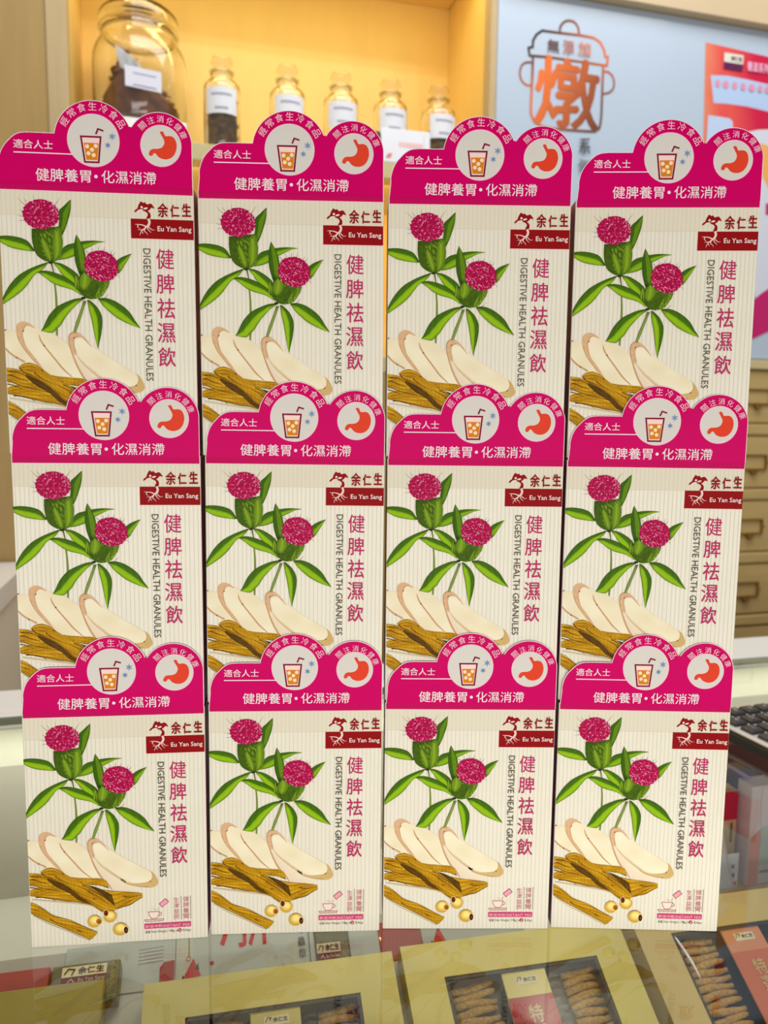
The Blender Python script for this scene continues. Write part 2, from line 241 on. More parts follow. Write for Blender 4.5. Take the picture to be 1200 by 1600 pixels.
class MB:
    """mesh builder: collects shapes, builds ONE mesh object"""
    def __init__(s):
        s.v, s.f, s.m, s.c, s.sm = [], [], [], [], []

    def add(s, verts, faces, mi=0, col=(1, 1, 1, 1), smooth=False):
        o = len(s.v)
        s.v += [tuple(p) for p in verts]
        s.c += ([col] * len(verts)) if not isinstance(col, list) else col
        for f in faces:
            s.f.append([i + o for i in f]); s.m.append(mi); s.sm.append(smooth)
        return s

    def box(s, x0, x1, y0, y1, z0, z1, mi=0, col=(1, 1, 1, 1), bev=0.0):
        if bev <= 0:
            v = [(x, y, z) for z in (z0, z1) for y in (y0, y1) for x in (x0, x1)]
            return s.add(v, [(0, 2, 3, 1), (4, 5, 7, 6), (0, 1, 5, 4), (2, 6, 7, 3), (0, 4, 6, 2), (1, 3, 7, 5)], mi, col)
        b = min(bev, (x1 - x0) / 2.01, (y1 - y0) / 2.01, (z1 - z0) / 2.01)
        v = []
        rings = [(z0, b), (z0 + b, 0), (z1 - b, 0), (z1, b)]
        for z, i in rings:
            v += [(x0 + b + 0, y0 + i, z), (x1 - b, y0 + i, z), (x1 - i, y0 + b, z), (x1 - i, y1 - b, z),
                  (x1 - b, y1 - i, z), (x0 + b, y1 - i, z), (x0 + i, y1 - b, z), (x0 + i, y0 + b, z)]
        f = [tuple(range(7, -1, -1)), tuple(range(24, 32))]
        for k in range(3):
            for i in range(8):
                j = (i + 1) % 8
                f.append((k * 8 + i, k * 8 + j, k * 8 + 8 + j, k * 8 + 8 + i))
        return s.add(v, f, mi, col)

    def lathe(s, prof, n=32, cx=0, cy=0, mi=0, col=(1, 1, 1, 1), close=False):
        v = []
        for r, z in prof:
            for i in range(n):
                a = 2 * math.pi * i / n
                v.append((cx + r * math.cos(a), cy + r * math.sin(a), z))
        f = []
        for k in range(len(prof) - 1):
            for i in range(n):
                j = (i + 1) % n
                f.append((k * n + i, k * n + j, (k + 1) * n + j, (k + 1) * n + i))
        if close:
            f.append(tuple(range(n - 1, -1, -1)))
            f.append(tuple((len(prof) - 1) * n + i for i in range(n)))
        return s.add(v, f, mi, col, True)

    def tube(s, pts, rad, n=8, mi=0, col=(1, 1, 1, 1)):
        pts = [Vector(p) for p in pts]
        v = []
        for i, p in enumerate(pts):
            t = (pts[min(i + 1, len(pts) - 1)] - pts[max(i - 1, 0)]).normalized()
            a = t.orthogonal().normalized() if abs(t.z) > 0.9 else t.cross(Vector((0, 0, 1))).normalized()
            b = t.cross(a)
            r = rad[i] if isinstance(rad, (list, tuple)) else rad
            for k in range(n):
                w = 2 * math.pi * k / n
                v.append(p + a * (r * math.cos(w)) + b * (r * math.sin(w)))
        f = []
        for i in range(len(pts) - 1):
            for k in range(n):
                j = (k + 1) % n
                f.append((i * n + k, (i + 1) * n + k, (i + 1) * n + j, i * n + j))
        f.append(tuple(range(n))); f.append(tuple((len(pts) - 1) * n + k for k in range(n - 1, -1, -1)))
        return s.add(v, f, mi, col, True)

    def prism(s, poly, y0, y1, mi=0, side=None, back=None):
        """outline in the x-z plane pushed from y0 (front) to y1 (back)"""
        n = len(poly)
        v = [(x, y0, z) for x, z in poly] + [(x, y1, z) for x, z in poly]
        s.add(v, [tuple(range(n))], mi)
        s.add(v, [tuple(range(2 * n - 1, n - 1, -1))], mi if back is None else back)
        s.add(v, [(i, i + n, (i + 1) % n + n, (i + 1) % n) for i in range(n)], mi if side is None else side)
        return s

    def build(s, name, mats, parent=None, loc=None, rot=None, kind=None):
        me = bpy.data.meshes.new(name)
        me.from_pydata(s.v, [], s.f)
        if not isinstance(mats, (list, tuple)):
            mats = [mats]
        for x in mats:
            me.materials.append(x)
        me.polygons.foreach_set('material_index', s.m)
        me.polygons.foreach_set('use_smooth', s.sm)
        ca = me.color_attributes.new('Col', 'FLOAT_COLOR', 'POINT')
        ca.data.foreach_set('color', np.array(s.c, dtype=np.float32).ravel())
        me.update()
        o = bpy.data.objects.new(name, me)
        COL.objects.link(o)
        if parent is not None:
            o.parent = parent
        if loc is not None:
            o.location = loc
        if rot is not None:
            o.rotation_euler = rot
        if kind:
            o['kind'] = kind
        return o


def tag(o, label, cat, group=None):
    o['label'] = label
    o['category'] = cat
    if group:
        o['group'] = group
    return o


def empty(name, loc, rot=(0, 0, 0), label=None, cat=None, group=None):
    o = bpy.data.objects.new(name, None)
    COL.objects.link(o)
    o.location = loc
    o.rotation_euler = rot
    if label:
        tag(o, label, cat, group)
    return o


def copy_tree(o, parent=None):
    c = o.copy()
    COL.objects.link(c)
    if parent is not None:
        c.parent = parent
    for ch in [x for x in bpy.data.objects if x.parent is o]:
        copy_tree(ch, c)
    return c


_tcache = {}


def glyphs(text, bold=0.0):
    """flat outline of a piece of text: 2-D points scaled to a unit box, polygons, aspect"""
    k = (text, bold)
    if k in _tcache:
        return _tcache[k]
    cu = bpy.data.curves.new('lettering', 'FONT')
    cu.body = text
    cu.size = 1.0
    cu.offset = bold
    cu.resolution_u = 2
    cu.fill_mode = 'FRONT'
    ob = bpy.data.objects.new('lettering', cu)
    COL.objects.link(ob)
    dg = bpy.context.evaluated_depsgraph_get()
    dg.update()
    me = ob.evaluated_get(dg).to_mesh()
    v = np.array([(p.co.x, p.co.y) for p in me.vertices])
    f = [tuple(p.vertices) for p in me.polygons]
    ob.evaluated_get(dg).to_mesh_clear()
    bpy.data.objects.remove(ob)
    bpy.data.curves.remove(cu)
    lo, hi = v.min(0), v.max(0)
    v = (v - lo) / (hi - lo)
    _tcache[k] = (v, f, (hi - lo)[0] / (hi - lo)[1])
    return _tcache[k]


class Print(MB):
    """flat print on a card face: drawn in mm (u right, v up), laid in thin layers of ink"""
    def __init__(s, u0=0.0, y=-0.0001, unit=0.001, step=0.00003):
        super().__init__()
        s.u0, s.y, s.k, s.step = u0, y, unit, step

    def P(s, u, v):
        return (u * s.k + s.u0, s.y, v * s.k)

    def up(s):
        s.y -= s.step
        return s

    def poly(s, pts, col, mi=0):
        s.add([s.P(*p) for p in pts], [tuple(range(len(pts)))], mi, col)
        s.up(); return s

    def disc(s, c, ru, rv=None, col=(1, 1, 1, 1), n=36, rot=0.0, mi=0):
        rv = rv or ru
        pts = []
        for i in range(n):
            a = 2 * math.pi * i / n
            x, y = ru * math.cos(a), rv * math.sin(a)
            pts.append((c[0] + x * math.cos(rot) - y * math.sin(rot), c[1] + x * math.sin(rot) + y * math.cos(rot)))
        return s.poly(pts, col, mi)

    def line(s, pts, w, col, mi=0, taper=False):
        pts = [Vector((p[0], p[1])) for p in pts]
        vs, fs, cs = [], [], []
        n = len(pts)
        closed = n > 2 and (pts[0] - pts[-1]).length < 1e-4
        for i, p in enumerate(pts):
            if closed and i in (0, n - 1):
                a, b = pts[-2], pts[1]
                t1, t2 = (p - a).normalized(), (b - p).normalized()
            else:
                t1 = (p - pts[i - 1]).normalized() if i > 0 else (pts[1] - p).normalized()
                t2 = (pts[i + 1] - p).normalized() if i < n - 1 else t1
            t = (t1 + t2)
            t = t.normalized() if t.length > 1e-6 else t1
            nn = Vector((-t.y, t.x))
            sc = 1 / max(0.5, abs(nn.dot(Vector((-t1.y, t1.x)))))
            ww = w / 2 * sc * ((1 - 0.75 * i / (n - 1)) if taper else 1)
            vs += [s.P(*(p + nn * ww)), s.P(*(p - nn * ww))]
            c = col[i] if isinstance(col, list) else col
            cs += [c, c]
        for i in range(n - 1):
            fs.append((2 * i, 2 * i + 1, 2 * i + 3, 2 * i + 2))
        s.add(vs, fs, mi, cs)
        s.up(); return s

    def text(s, t, rect, col, bold=0.0, rot=0.0, mi=0, grad=None):
        """rect = (u0, v0, u1, v1) the lettering fills; rot turns it clockwise about the centre of the rect"""
        v, f, asp = glyphs(t, 0.0)
        if bold > 0:
            e = bold * (rect[3] - rect[1] if not rot == 90 else rect[2] - rect[0]) * .75
            for k, (du, dv) in enumerate(((-e, 0), (e, 0), (0, -e), (0, e))):
                s.text(t, (rect[0] + du, rect[1] + dv, rect[2] + du, rect[3] + dv), col, 0, rot, mi, grad)
        cu, cv = (rect[0] + rect[2]) / 2, (rect[1] + rect[3]) / 2
        w, h = rect[2] - rect[0], rect[3] - rect[1]
        if rot == 90:
            pts = [(cu + (y - .5) * w, cv - (x - .5) * h) for x, y in v]
        else:
            c, sn = math.cos(-rot), math.sin(-rot)
            pts = []
            for x, y in v:
                a, b = (x - .5) * w, (y - .5) * h
                pts.append((cu + a * c - b * sn, cv + a * sn + b * c))
        cs = col if grad is None else [grad(x, y) for x, y in v]
        s.add([s.P(*p) for p in pts], f, mi, cs)
        s.up(); return s

    def ribbon(s, A, B, nt, ns, cf, mi=0):
        A, B = resample(A, nt), resample(B, nt)
        vs, cs, fs = [], [], []
        for i in range(nt + 1):
            for j in range(ns + 1):
                q = j / ns
                u = A[i][0] * (1 - q) + B[i][0] * q
                v = A[i][1] * (1 - q) + B[i][1] * q
                vs.append(s.P(u, v)); cs.append(cf(i / nt, q, u, v))
        for i in range(nt):
            for j in range(ns):
                a = i * (ns + 1) + j
                fs.append((a, a + ns + 1, a + ns + 2, a + 1))
        s.add(vs, fs, mi, cs)
        s.up(); return s


def resample(P, n):
    """smooth curve through the points (Catmull-Rom), n+1 even steps"""
    P = [np.array(p, float) for p in P]
    Q = [2 * P[0] - P[1]] + P + [2 * P[-1] - P[-2]]
    out = []
    for i in range(1, len(Q) - 2):
        for k in range(8):
            t = k / 8
            a, b, c, d = Q[i - 1], Q[i], Q[i + 1], Q[i + 2]
            out.append(0.5 * ((2 * b) + (c - a) * t + (2 * a - 5 * b + 4 * c - d) * t * t + (3 * b - a - 3 * c + d) * t ** 3))
    out.append(P[-1])
    out = np.array(out)
    L = np.concatenate([[0], np.cumsum(np.linalg.norm(np.diff(out, axis=0), axis=1))])
    t = np.linspace(0, L[-1], n + 1)
    return [(float(np.interp(x, L, out[:, 0])), float(np.interp(x, L, out[:, 1]))) for x in t]


def mixc(a, b, t):
    t = min(1, max(0, t))
    return tuple(a[i] * (1 - t) + b[i] * t for i in range(3)) + (1.0,)


def wav(x, y, k):
    """cheap smooth noise 0..1"""
    return 0.5 + 0.25 * (math.sin(x * 1.7 + k * 12.9 + 1.3 * math.sin(y * 2.1 + k)) + math.sin(y * 2.9 + k * 7.1 + 1.7 * math.sin(x * 1.1 - k * 3)))


# ------------------------------------------------------------------ materials
INK = inkmat('printed_ink')
INKG = inkmat('gloss_ink', 0.4, 0.05)
M_CREAM = pmat('cream_card', rgb(233, 226, 208), 0.45, noise=0.02, scale=60)
M_MAG = pmat('magenta_card', rgb(206, 0, 98), 0.36, spec=0.35, noise=0.03, scale=30)
M_SIDE = pmat('carton_side', rgb(128, 16, 84), 0.4, noise=0.05, scale=30)
M_WHITE = pmat('white_card', rgb(240, 225, 226), 0.5, noise=0.02, scale=50)
M_WOODL = pmat('brown_wood_panel', rgb(170, 140, 82), 0.5, noise=0.08, scale=6, stretch=(6, 6, 0.6), bump=0.05)
M_POST = pmat('pale_wood_post', rgb(190, 166, 122), 0.5, noise=0.06, scale=8, stretch=(5, 5, 0.6))
M_NICHE = pmat('niche_veneer', rgb(240, 200, 112), 0.45, noise=0.03, scale=5, stretch=(4, 4, 0.8))
M_LIP = pmat('shelf_lip', rgb(205, 190, 140), 0.45, noise=0.03, scale=12)
M_PANEL = pmat('pale_blue_panel', rgb(184, 200, 219), 0.3, noise=0.02, scale=3, coat=0.3)
M_HEAD = pmat('beige_header', rgb(206, 184, 148), 0.55, noise=0.04, scale=5)
M_DRAW = pmat('drawer_wood', rgb(196, 168, 108), 0.45, noise=0.07, scale=9, stretch=(0.6, 4, 4), bump=0.04)
M_BRASS = pmat('aged_brass', rgb(150, 112, 45), 0.4, metal=0.6, noise=0.12, scale=60)
M_RAIL = pmat('white_laminate', rgb(243, 245, 247), 0.3, noise=0.01, scale=20)
M_GREY2 = pmat('light_grey_panel', rgb(236, 231, 222), 0.5, noise=0.02, scale=6)
M_GREY = pmat('grey_panel', rgb(192, 190, 176), 0.55, noise=0.03, scale=6)
M_PALE = pmat('pale_green_panel', rgb(236, 238, 216), 0.4, noise=0.02, scale=6)
M_METAL = pmat('brushed_metal', rgb(170, 185, 185), 0.25, metal=0.9, noise=0.04, scale=40, stretch=(1, 20, 20))
M_FLOOR = pmat('shop_floor_tile', rgb(190, 182, 168), 0.35, noise=0.05, scale=4)
M_GOLD = pmat('gold_paper', rgb(200, 184, 98), 0.32, metal=0.15, noise=0.12, scale=9, bump=0.05)
M_HAZE = pmat('orange_haze_paper', rgb(214, 138, 92), 0.4, noise=0.06, scale=9)  # orange haze over the bottom right corner, painted in as sleeve colour
M_GOLD2 = pmat('copper_gold_paper', rgb(192, 168, 104), 0.32, metal=0.15, noise=0.10, scale=9)
M_OLIVE = pmat('olive_paper', rgb(140, 124, 26), 0.34, metal=0.1, noise=0.14, scale=9, bump=0.05)
M_OLIVED = pmat('dark_olive_foil', rgb(92, 86, 34), 0.35, noise=0.25, scale=120)
M_TRAY = pmat('black_tray', rgb(34, 34, 30), 0.3, noise=0.1, scale=30)
M_REDC = pmat('red_paper', rgb(168, 44, 34), 0.45, noise=0.05, scale=14)
M_CORD = pmat('dried_caterpillar_fungus', rgb(182, 138, 58), 0.6, noise=0.35, scale=320, bump=0.4)
M_CORDD = pmat('dark_fungus_head', rgb(84, 72, 52), 0.6, noise=0.35, scale=300, bump=0.4)
M_MUSH = pmat('dried_mushroom', rgb(128, 78, 50), 0.5, noise=0.5, scale=28, bump=0.6)
M_CHIP = pmat('herb_chips', rgb(118, 88, 46), 0.6, noise=0.75, scale=60, bump=0.8)
M_LABEL = pmat('white_paper_label', rgb(228, 230, 238), 0.5, noise=0.01, scale=20)
M_SHEET = pmat('grey_white_leaflet', rgb(190, 196, 186), 0.5, noise=0.03, scale=14)
M_KEY = pmat('black_key_plastic', rgb(62, 62, 64), 0.3, noise=0.1, scale=200)
M_BLACK = pmat('black_plastic', rgb(22, 22, 24), 0.35, noise=0.1, scale=100)
M_SILVER = pmat('silver_plastic', rgb(226, 224, 222), 0.3, metal=0.15, noise=0.03, scale=80)
M_PURP = pmat('lilac_ribbon', rgb(150, 120, 160), 0.4, noise=0.1, scale=30)
M_GLASS = pmat('jar_glass', (0.97, 0.985, 0.98, 1), 0.0, trans=1.0)
M_GTHIN = thinglass('thin_jar_glass', (0.95, 0.96, 0.94, 1), 0.07)
M_GTOP = thinglass('counter_glass', (0.93, 0.95, 0.90, 1), 0.085)
M_CLEAR = pmat('glass_edge', rgb(170, 200, 190), 0.1, trans=0.6)
M_FILM = thinglass('clear_film', (0.97, 0.97, 0.97, 1), 0.03, 0.16)

C_WHITE = rgb(244, 226, 230)
C_PINKW = rgb(252, 196, 214)
C_MAG = rgb(206, 0, 98)
C_GREYW = rgb(218, 212, 204)
C_RED = rgb(146, 4, 10)
C_TITLE = rgb(188, 44, 98)
C_DARK = rgb(84, 78, 62)
C_CREAM = rgb(234, 226, 204)

# ------------------------------------------------------------------ setting
def wbox(name, s0, s1, o0, o1, z0, z1, mat, kind='structure', bev=0.0, parent=None):
    b = MB().box(s0, s1, o0, o1, z0, z1, bev=bev)
    if parent is not None:
        return b.build(name, mat, parent)
    o = b.build(name, mat, None, W(0, 0, 0), (0, 0, YAW))
    if kind:
        o['kind'] = kind
    return o


wbox('floor', -3.0, 3.0, -3.2, 0.55, -0.95, -0.90, M_FLOOR)
wbox('wall_back', -3.0, 3.0, 0.45, 0.55, -0.90, 2.9, M_HEAD)
wbox('wall_left', -2.2, -0.784, 0.0, 0.449, -0.90, 2.6, M_WOODL)
wbox('trim_1', 0.284, 2.4, -0.03, 0.30, 1.532, 2.6, M_HEAD)

# ------------------------------------------------------------------ lit shelf unit with its niches
unit = empty('shelf_unit', W(0, 0, -0.9), (0, 0, YAW), 'pale wood wall shelf unit with warm yellow lit niches holding glass jars', 'shelving')


def upart(name, s0, s1, o0, o1, z0, z1, mat, bev=0.0015):
    return MB().box(s0, s1, o0, o1, z0 + 0.9, z1 + 0.9, bev=bev).build(name, mat, unit)


upart('post', -0.783, -0.739, -0.004, 0.04, -0.9, 2.6, M_POST)
upart('post', 0.265, 0.283, -0.004, 0.04, -0.9, 2.6, M_POST)
upart('side_panel', -0.783, -0.741, 0.041, 0.32, -0.9, 2.6, M_NICHE)
upart('side_panel', 0.266, 0.283, 0.041, 0.32, -0.9, 2.6, M_NICHE)
upart('back_panel', -0.783, 0.283, 0.321, 0.34, -0.9, 2.6, M_NICHE)
upart('top_panel', -0.738, 0.264, 0.0, 0.32, 1.625, 1.66, M_NICHE)
upart('top_panel', -0.738, 0.264, 0.0, 0.03, 1.661, 2.6, M_POST)
upart('shelf', -0.738, 0.264, 0.0, 0.32, 1.038, 1.077, M_LIP)
upart('shelf', -0.738, 0.264, 0.0, 0.32, 0.56, 0.60, M_LIP)
upart('door', -0.738, 0.264, 0.0, 0.02, -0.9, 0.559, M_WOODL)


def curved_label(parent, r, zc, w, h, ang, name='label', lines=True):
    """paper label curved round a jar, its front facing angle ang (0 = towards the counter)"""
    p = MB()
    n = 10
    vs, fs = [], []
    for i in range(n + 1):
        a = ang + (i / n - .5) * w / r
        for z in (zc - h / 2, zc + h / 2):
            vs.append((r * math.sin(a), -r * math.cos(a), z))
    for i in range(n):
        fs.append((2 * i, 2 * i + 2, 2 * i + 3, 2 * i + 1))
    p.add(vs, fs, 0, smooth=True)
    o = p.build(name, M_LABEL, parent)
    if lines:
        for zz, ww, hh in ((zc + h * .22, .62, .05), (zc - h * .30, .4, .05)):
            vs, fs = [], []
            q = MB()
            for i in range(7):
                a = ang + (i / 6 - .5) * w * ww / r
                for z in (zz - h * hh, zz + h * hh):
                    vs.append(((r + .0004) * math.sin(a), -(r + .0004) * math.cos(a), z))
            for i in range(6):
                fs.append((2 * i, 2 * i + 2, 2 * i + 3, 2 * i + 1))
            q.add(vs, fs, 0, rgb(170, 172, 190), True)
            q.build('print_line', INK, o)
    return o


def small_jar(s, off, label, fill, ang, tilt=0.0, chip=M_CHIP):
    t = empty('glass_jar', W(s, off, 1.0785), (0, 0, YAW), label, 'jar', 'stoppered glass jars along the yellow shelf')
    r = 0.044
    MB().lathe([(0.0, 0.0005), (r * .9, 0.0005), (r, .006), (r, .140), (r * .97, .152), (r * .80, .163), (r * .58, .170), (r * .56, .175), (r * .62, .178), (r * .62, .182), (r * .54, .182), (r * .50, .170), (r * .74, .160), (r * .91, .150), (r * .94, .138), (r * .94, .009), (r * .86, .004), (0, .004)], 40).build('glass_body', M_GLASS, t)
    MB().lathe([(0.0, .1825), (r * .66, .1825), (r * .70, .186), (r * .40, .190), (r * .30, .194), (r * .46, .199), (r * .62, .208), (r * .54, .216), (r * .28, .221), (0.0, .2215)], 32).build('stopper', M_GTHIN, t)
    random.seed(int(s * 1000) + 7)
    c = MB()
    for i in range(110):
        a, rr, z = random.uniform(0, 6.283), (r - .008) * math.sqrt(random.random()), .008 + random.random() ** 1.0 * fill
        x, y = rr * math.cos(a), rr * math.sin(a)
        w = random.uniform(.004, .007)
        ax = Vector((random.uniform(-1, 1), random.uniform(-1, 1), random.uniform(-.4, .4))).normalized() * w
        bx = ax.orthogonal().normalized() * w * .7
        cx = ax.cross(bx).normalized() * .0016
        P0 = Vector((x, y, z))
        vv = [P0 + ax * i1 + bx * j1 + cx * k1 for k1 in (-1, 1) for j1 in (-1, 1) for i1 in (-1, 1)]
        c.add(vv, [(0, 2, 3, 1), (4, 5, 7, 6), (0, 1, 5, 4), (2, 6, 7, 3), (0, 4, 6, 2), (1, 3, 7, 5)])
    c.lathe([(0, .003), (r * .80, .003), (r * .80, fill), (0, fill)], 20)
    c.build('herb_chips', chip, t, kind='stuff')
    curved_label(t, r + .0008, .108, .080, .060, ang)
    return t


small_jar(-0.400, 0.062, 'small stoppered glass jar of dark herb chips standing alone beside the large jar', .125, -.10)
small_jar(-0.242, 0.062, 'small stoppered glass jar with white label, second from the large jar', .070, .05)
small_jar(-0.107, 0.062, 'small stoppered glass jar with white label, middle one of the five on the shelf', .065, -.05)
small_jar(0.022, 0.064, 'small stoppered glass jar standing behind the white price card', .085, .02)
small_jar(0.152, 0.064, 'small stoppered glass jar nearest the right end of the yellow shelf', .095, .08)

# big jar on a white riser
tag(MB().box(-.11, .11, -.115, .115, 0, .058, bev=.002).build('display_riser', M_RAIL, None, W(-0.594, 0.165, 1.0785), (0, 0, YAW)),
    'low white block on the yellow shelf under the large glass jar', 'riser')
JZ = 1.1375
bj = empty('large_glass_jar', W(-0.592, 0.165, JZ), (0, 0, YAW), 'large round lidded glass jar of dark dried mushrooms on a white block', 'jar')
R = .112
MB().lathe([(0, .001), (R * .92, .001), (R, .012), (R, .150), (R * .985, .172), (R * .93, .192), (R * .84, .210), (R * .80, .220), (R * .80, .232), (R * .77, .232), (R * .77, .218), (R * .81, .207), (R * .90, .190), (R * .955, .170), (R * .97, .150), (R * .97, .014), (R * .90, .006), (0, .006)], 56).build('glass_body', M_GLASS, bj)
MB().lathe([(R * .72, .236), (R * .83, .238), (R * .85, .246), (R * .85, .262), (R * .82, .272), (R * .70, .285), (R * .45, .294), (0, .296), (0, .291), (R * .44, .289), (R * .68, .280), (R * .79, .270), (R * .82, .261), (R * .82, .248), (R * .70, .240), (R * .72, .236)], 56).build('glass_lid', M_GLASS, bj)
MB().lathe([(R * .80, .230), (R * .86, .233), (R * .86, .238), (R * .80, .241)], 48).build('neck_ring', M_GTHIN, bj)
q = Print(0, -.1145, 1.0, .0004)
q.poly([(-.030, .068), (.052, .060), (.052, .106), (-.030, .114)], rgb(222, 224, 238))
for yy in (.098, .072):
    q.poly([(-.012, yy - .0015), (.040, yy - .006), (.040, yy - .003), (-.012, yy + .0015)], rgb(160, 162, 190))
ql = q.build('hanging_label', INK, bj)
p = MB()
for i, (x0, x1) in enumerate(((-.040, -.020), (-.020, .0), (.0, .014))):
    p.add([(x0, -.100 + .008 * (i % 2), .112), (x1, -.092 - .008 * (i % 2), .108), (x1 - .012, -.085, .158 - i * .014), (x0 - .012, -.09, .166 - i * .012)], [(0, 1, 2, 3)])
p.build('crumpled_tag', M_LABEL, bj)
rnd = random.Random(5)
mm = MB()


def heap(x, y):
    """height of the pile inside the jar"""
    r2 = (x * x + y * y) / (R * .9) ** 2
    return max(0.0, (.120 + .055 * math.exp(-((x + .038) / .030) ** 2) - .35 * max(0, x - .01)) * math.sqrt(max(0, 1 - r2 ** 2)))


for i in range(420):
    a, rr = rnd.uniform(0, 6.283), R * .86 * math.sqrt(rnd.random())
    x, y = rr * math.cos(a), rr * math.sin(a)
    z = .012 + heap(x, y) * (rnd.random() ** .5)
    w = rnd.uniform(.010, .022)
    ax = Vector((rnd.uniform(-1, 1), rnd.uniform(-1, 1), rnd.uniform(-.5, .5))).normalized()
    bx = ax.orthogonal().normalized()
    cx = ax.cross(bx)
    P0 = Vector((x * .86, y * .86, z))
    vv = []
    for k in range(7):
        t_ = k / 7 * 6.283
        e = rnd.uniform(.6, 1.0)
        vv.append(P0 + ax * (w * e * math.cos(t_)) + bx * (w * .7 * e * math.sin(t_)) + cx * rnd.uniform(-.003, .003))
    vv += [P0 + cx * .004, P0 - cx * .004]
    mm.add(vv, [(k, (k + 1) % 7, 7) for k in range(7)] + [((k + 1) % 7, k, 8) for k in range(7)])
n_ = 20
for ring in range(3):
    f0_, f1_ = ring / 3 * .8, (ring + 1) / 3 * .8
    for k in range(n_):
        t0_, t1_ = k / n_ * 6.283, (k + 1) / n_ * 6.283
        pts_ = [(R * f_ * math.cos(w_), R * f_ * math.sin(w_)) for f_, w_ in ((f0_, t0_), (f1_, t0_), (f1_, t1_), (f0_, t1_))]
        mm.add([(px_q, py_q, .010 + heap(px_q, py_q) * .8) for px_q, py_q in pts_], [(0, 1, 2, 3)])
for k in range(n_):
    t0_, t1_ = k / n_ * 6.283, (k + 1) / n_ * 6.283
    a_, b_ = (R * .8 * math.cos(t0_), R * .8 * math.sin(t0_)), (R * .8 * math.cos(t1_), R * .8 * math.sin(t1_))
    mm.add([(a_[0], a_[1], .010), (b_[0], b_[1], .010), (b_[0], b_[1], .010 + heap(*b_) * .8), (a_[0], a_[1], .010 + heap(*a_) * .8)], [(0, 1, 2, 3)])
mm.build('dried_mushroom_slices', M_MUSH, bj, kind='stuff')

# price card
pc = empty('price_card', W(0.048, 0.0015, 1.0785), (math.radians(-5), 0, YAW), 'white price card with faint red print leaning in front of the jars', 'card')
MB().box(-.064, .064, 0.0, .004, 0, .084, bev=.001).build('card', M_LABEL, pc)
q = Print(0, -.0004, 1.0, .0002)
for i in range(7):
    q.poly([(-.018 + i * .009, .040), (-.011 + i * .009, .040), (-.011 + i * .009, .052), (-.018 + i * .009, .052)], rgb(240, 190, 190))
q.poly([(-.052, .010), (-.040, .012), (-.036, .022), (-.048, .020)], rgb(232, 130, 120))
q.poly([(.047, .0), (.048, .0), (.048, .078), (.047, .078)], rgb(210, 206, 206))
q.build('card_print', INK, pc)

# ------------------------------------------------------------------ wall poster panel
pan = empty('poster_panel', W(0, 0, 0.63), (0, 0, YAW), 'large glossy pale blue wall panel with stew pot emblem and red product picture', 'poster')
MB().box(.285, 2.0, 0.0, .30, 0, .901, bev=.002).build('panel_board', M_PANEL, pan)
PZ = 0.63


def pz(pts):
    return [(a, b - PZ) for a, b in pts]


def pr(r):
    return (r[0], r[1] - PZ, r[2], r[3] - PZ)


def potcol(a, b):
    """ink of the emblem runs from dark umber at the rim to orange in the belly"""
    t = max(math.exp(-(((a - .585) ** 2 + (b - 1.42) ** 2) / .075 ** 2)), math.exp(-(((a - .39) ** 2 + (b - 1.25) ** 2) / .085 ** 2)))
    dk = math.exp(-(((a - .385) ** 2 + (b - 1.42) ** 2) / .06 ** 2))
    return mixc(mixc(rgb(118, 84, 70), rgb(226, 118, 66), t * 1.1), rgb(52, 46, 56), dk)


q = Print(0, -.0006, 1.0, .0002)
for i, l in enumerate(LOGO['pot_lines']):
    pts = l if i == 1 else resample(l, 26)
    q.line(pz(pts), .0065 if i not in (2, 3) else .0052, [potcol(*p_) for p_ in pts])
q.build('pot_emblem', INK, pan)
q = Print(0, -.0008, 1.0, .0002)
dd = LOGO['dun']
q.text('燉', pr(dd), None, .03, grad=lambda x, y: mixc(rgb(236, 122, 62), rgb(120, 70, 52), x * .9 + (1 - y) * .35 - .2))
for ch, rc, cc in zip('無添加', LOGO['wtj'], (rgb(110, 80, 74), rgb(200, 130, 110), rgb(226, 140, 112))):
    q.text(ch, pr(rc), cc, .02)
q.text('系', pr(LOGO['xi']), rgb(84, 84, 88), .015)
q.text('粥', pr(LOGO['zhou']), rgb(110, 112, 116), .01)
q.build('emblem_lettering', INK, pan)
q = Print(0, -.0006, 1.0, .0002)
bgp = pz(LOGO['q_bg'])
q.ribbon([bgp[0], bgp[3]], [bgp[1], bgp[2]], 8, 24, lambda t_, s_, u, v: mixc(mixc(rgb(226, 138, 104), rgb(226, 88, 84), s_ * 4 + .25 * wav(u * 60, v * 50, 2)), rgb(206, 34, 74), (s_ - .28 - .25 * abs(t_ - .3)) * 3))
q.poly(pz(LOGO['q_band']), rgb(180, 204, 238))
q.poly(pz(LOGO['q_low']), rgb(190, 208, 240))
q.poly(pz(resample(LOGO['q_bowl'] + [LOGO['q_bowl'][0]], 40)[:-1]), rgb(214, 218, 232))
q.poly(pz(resample(LOGO['q_yel'] + [LOGO['q_yel'][0]], 30)[:-1]), rgb(240, 176, 96))
q.poly(pz(LOGO['q_mag2']), rgb(190, 60, 110))
q.poly(pz(LOGO['q_mag']), rgb(196, 40, 110))
for i, (a, b) in enumerate(LOGO['q_dots']):
    q.disc((a, b - PZ - .004), .008 + .002 * (i % 3 == 1), .010, rgb(226, 150, 176))
lg = pr(LOGO['q_logo'])
q.poly([(lg[0], lg[1]), (lg[2], lg[1]), (lg[2], lg[3]), (lg[0], lg[3])], rgb(226, 224, 214))
q.poly([(lg[0], lg[1]), (lg[2], lg[1]), (lg[2], lg[1] + .018), (lg[0], lg[1] + .018)], rgb(98, 40, 84))
q.text('余仁生', (lg[0] + .022, lg[1] + .024, lg[2] - .004, lg[3] - .006), rgb(90, 90, 80), .03)
q.text('養滋系列', pr(LOGO['q_title']), rgb(244, 190, 220), .03)
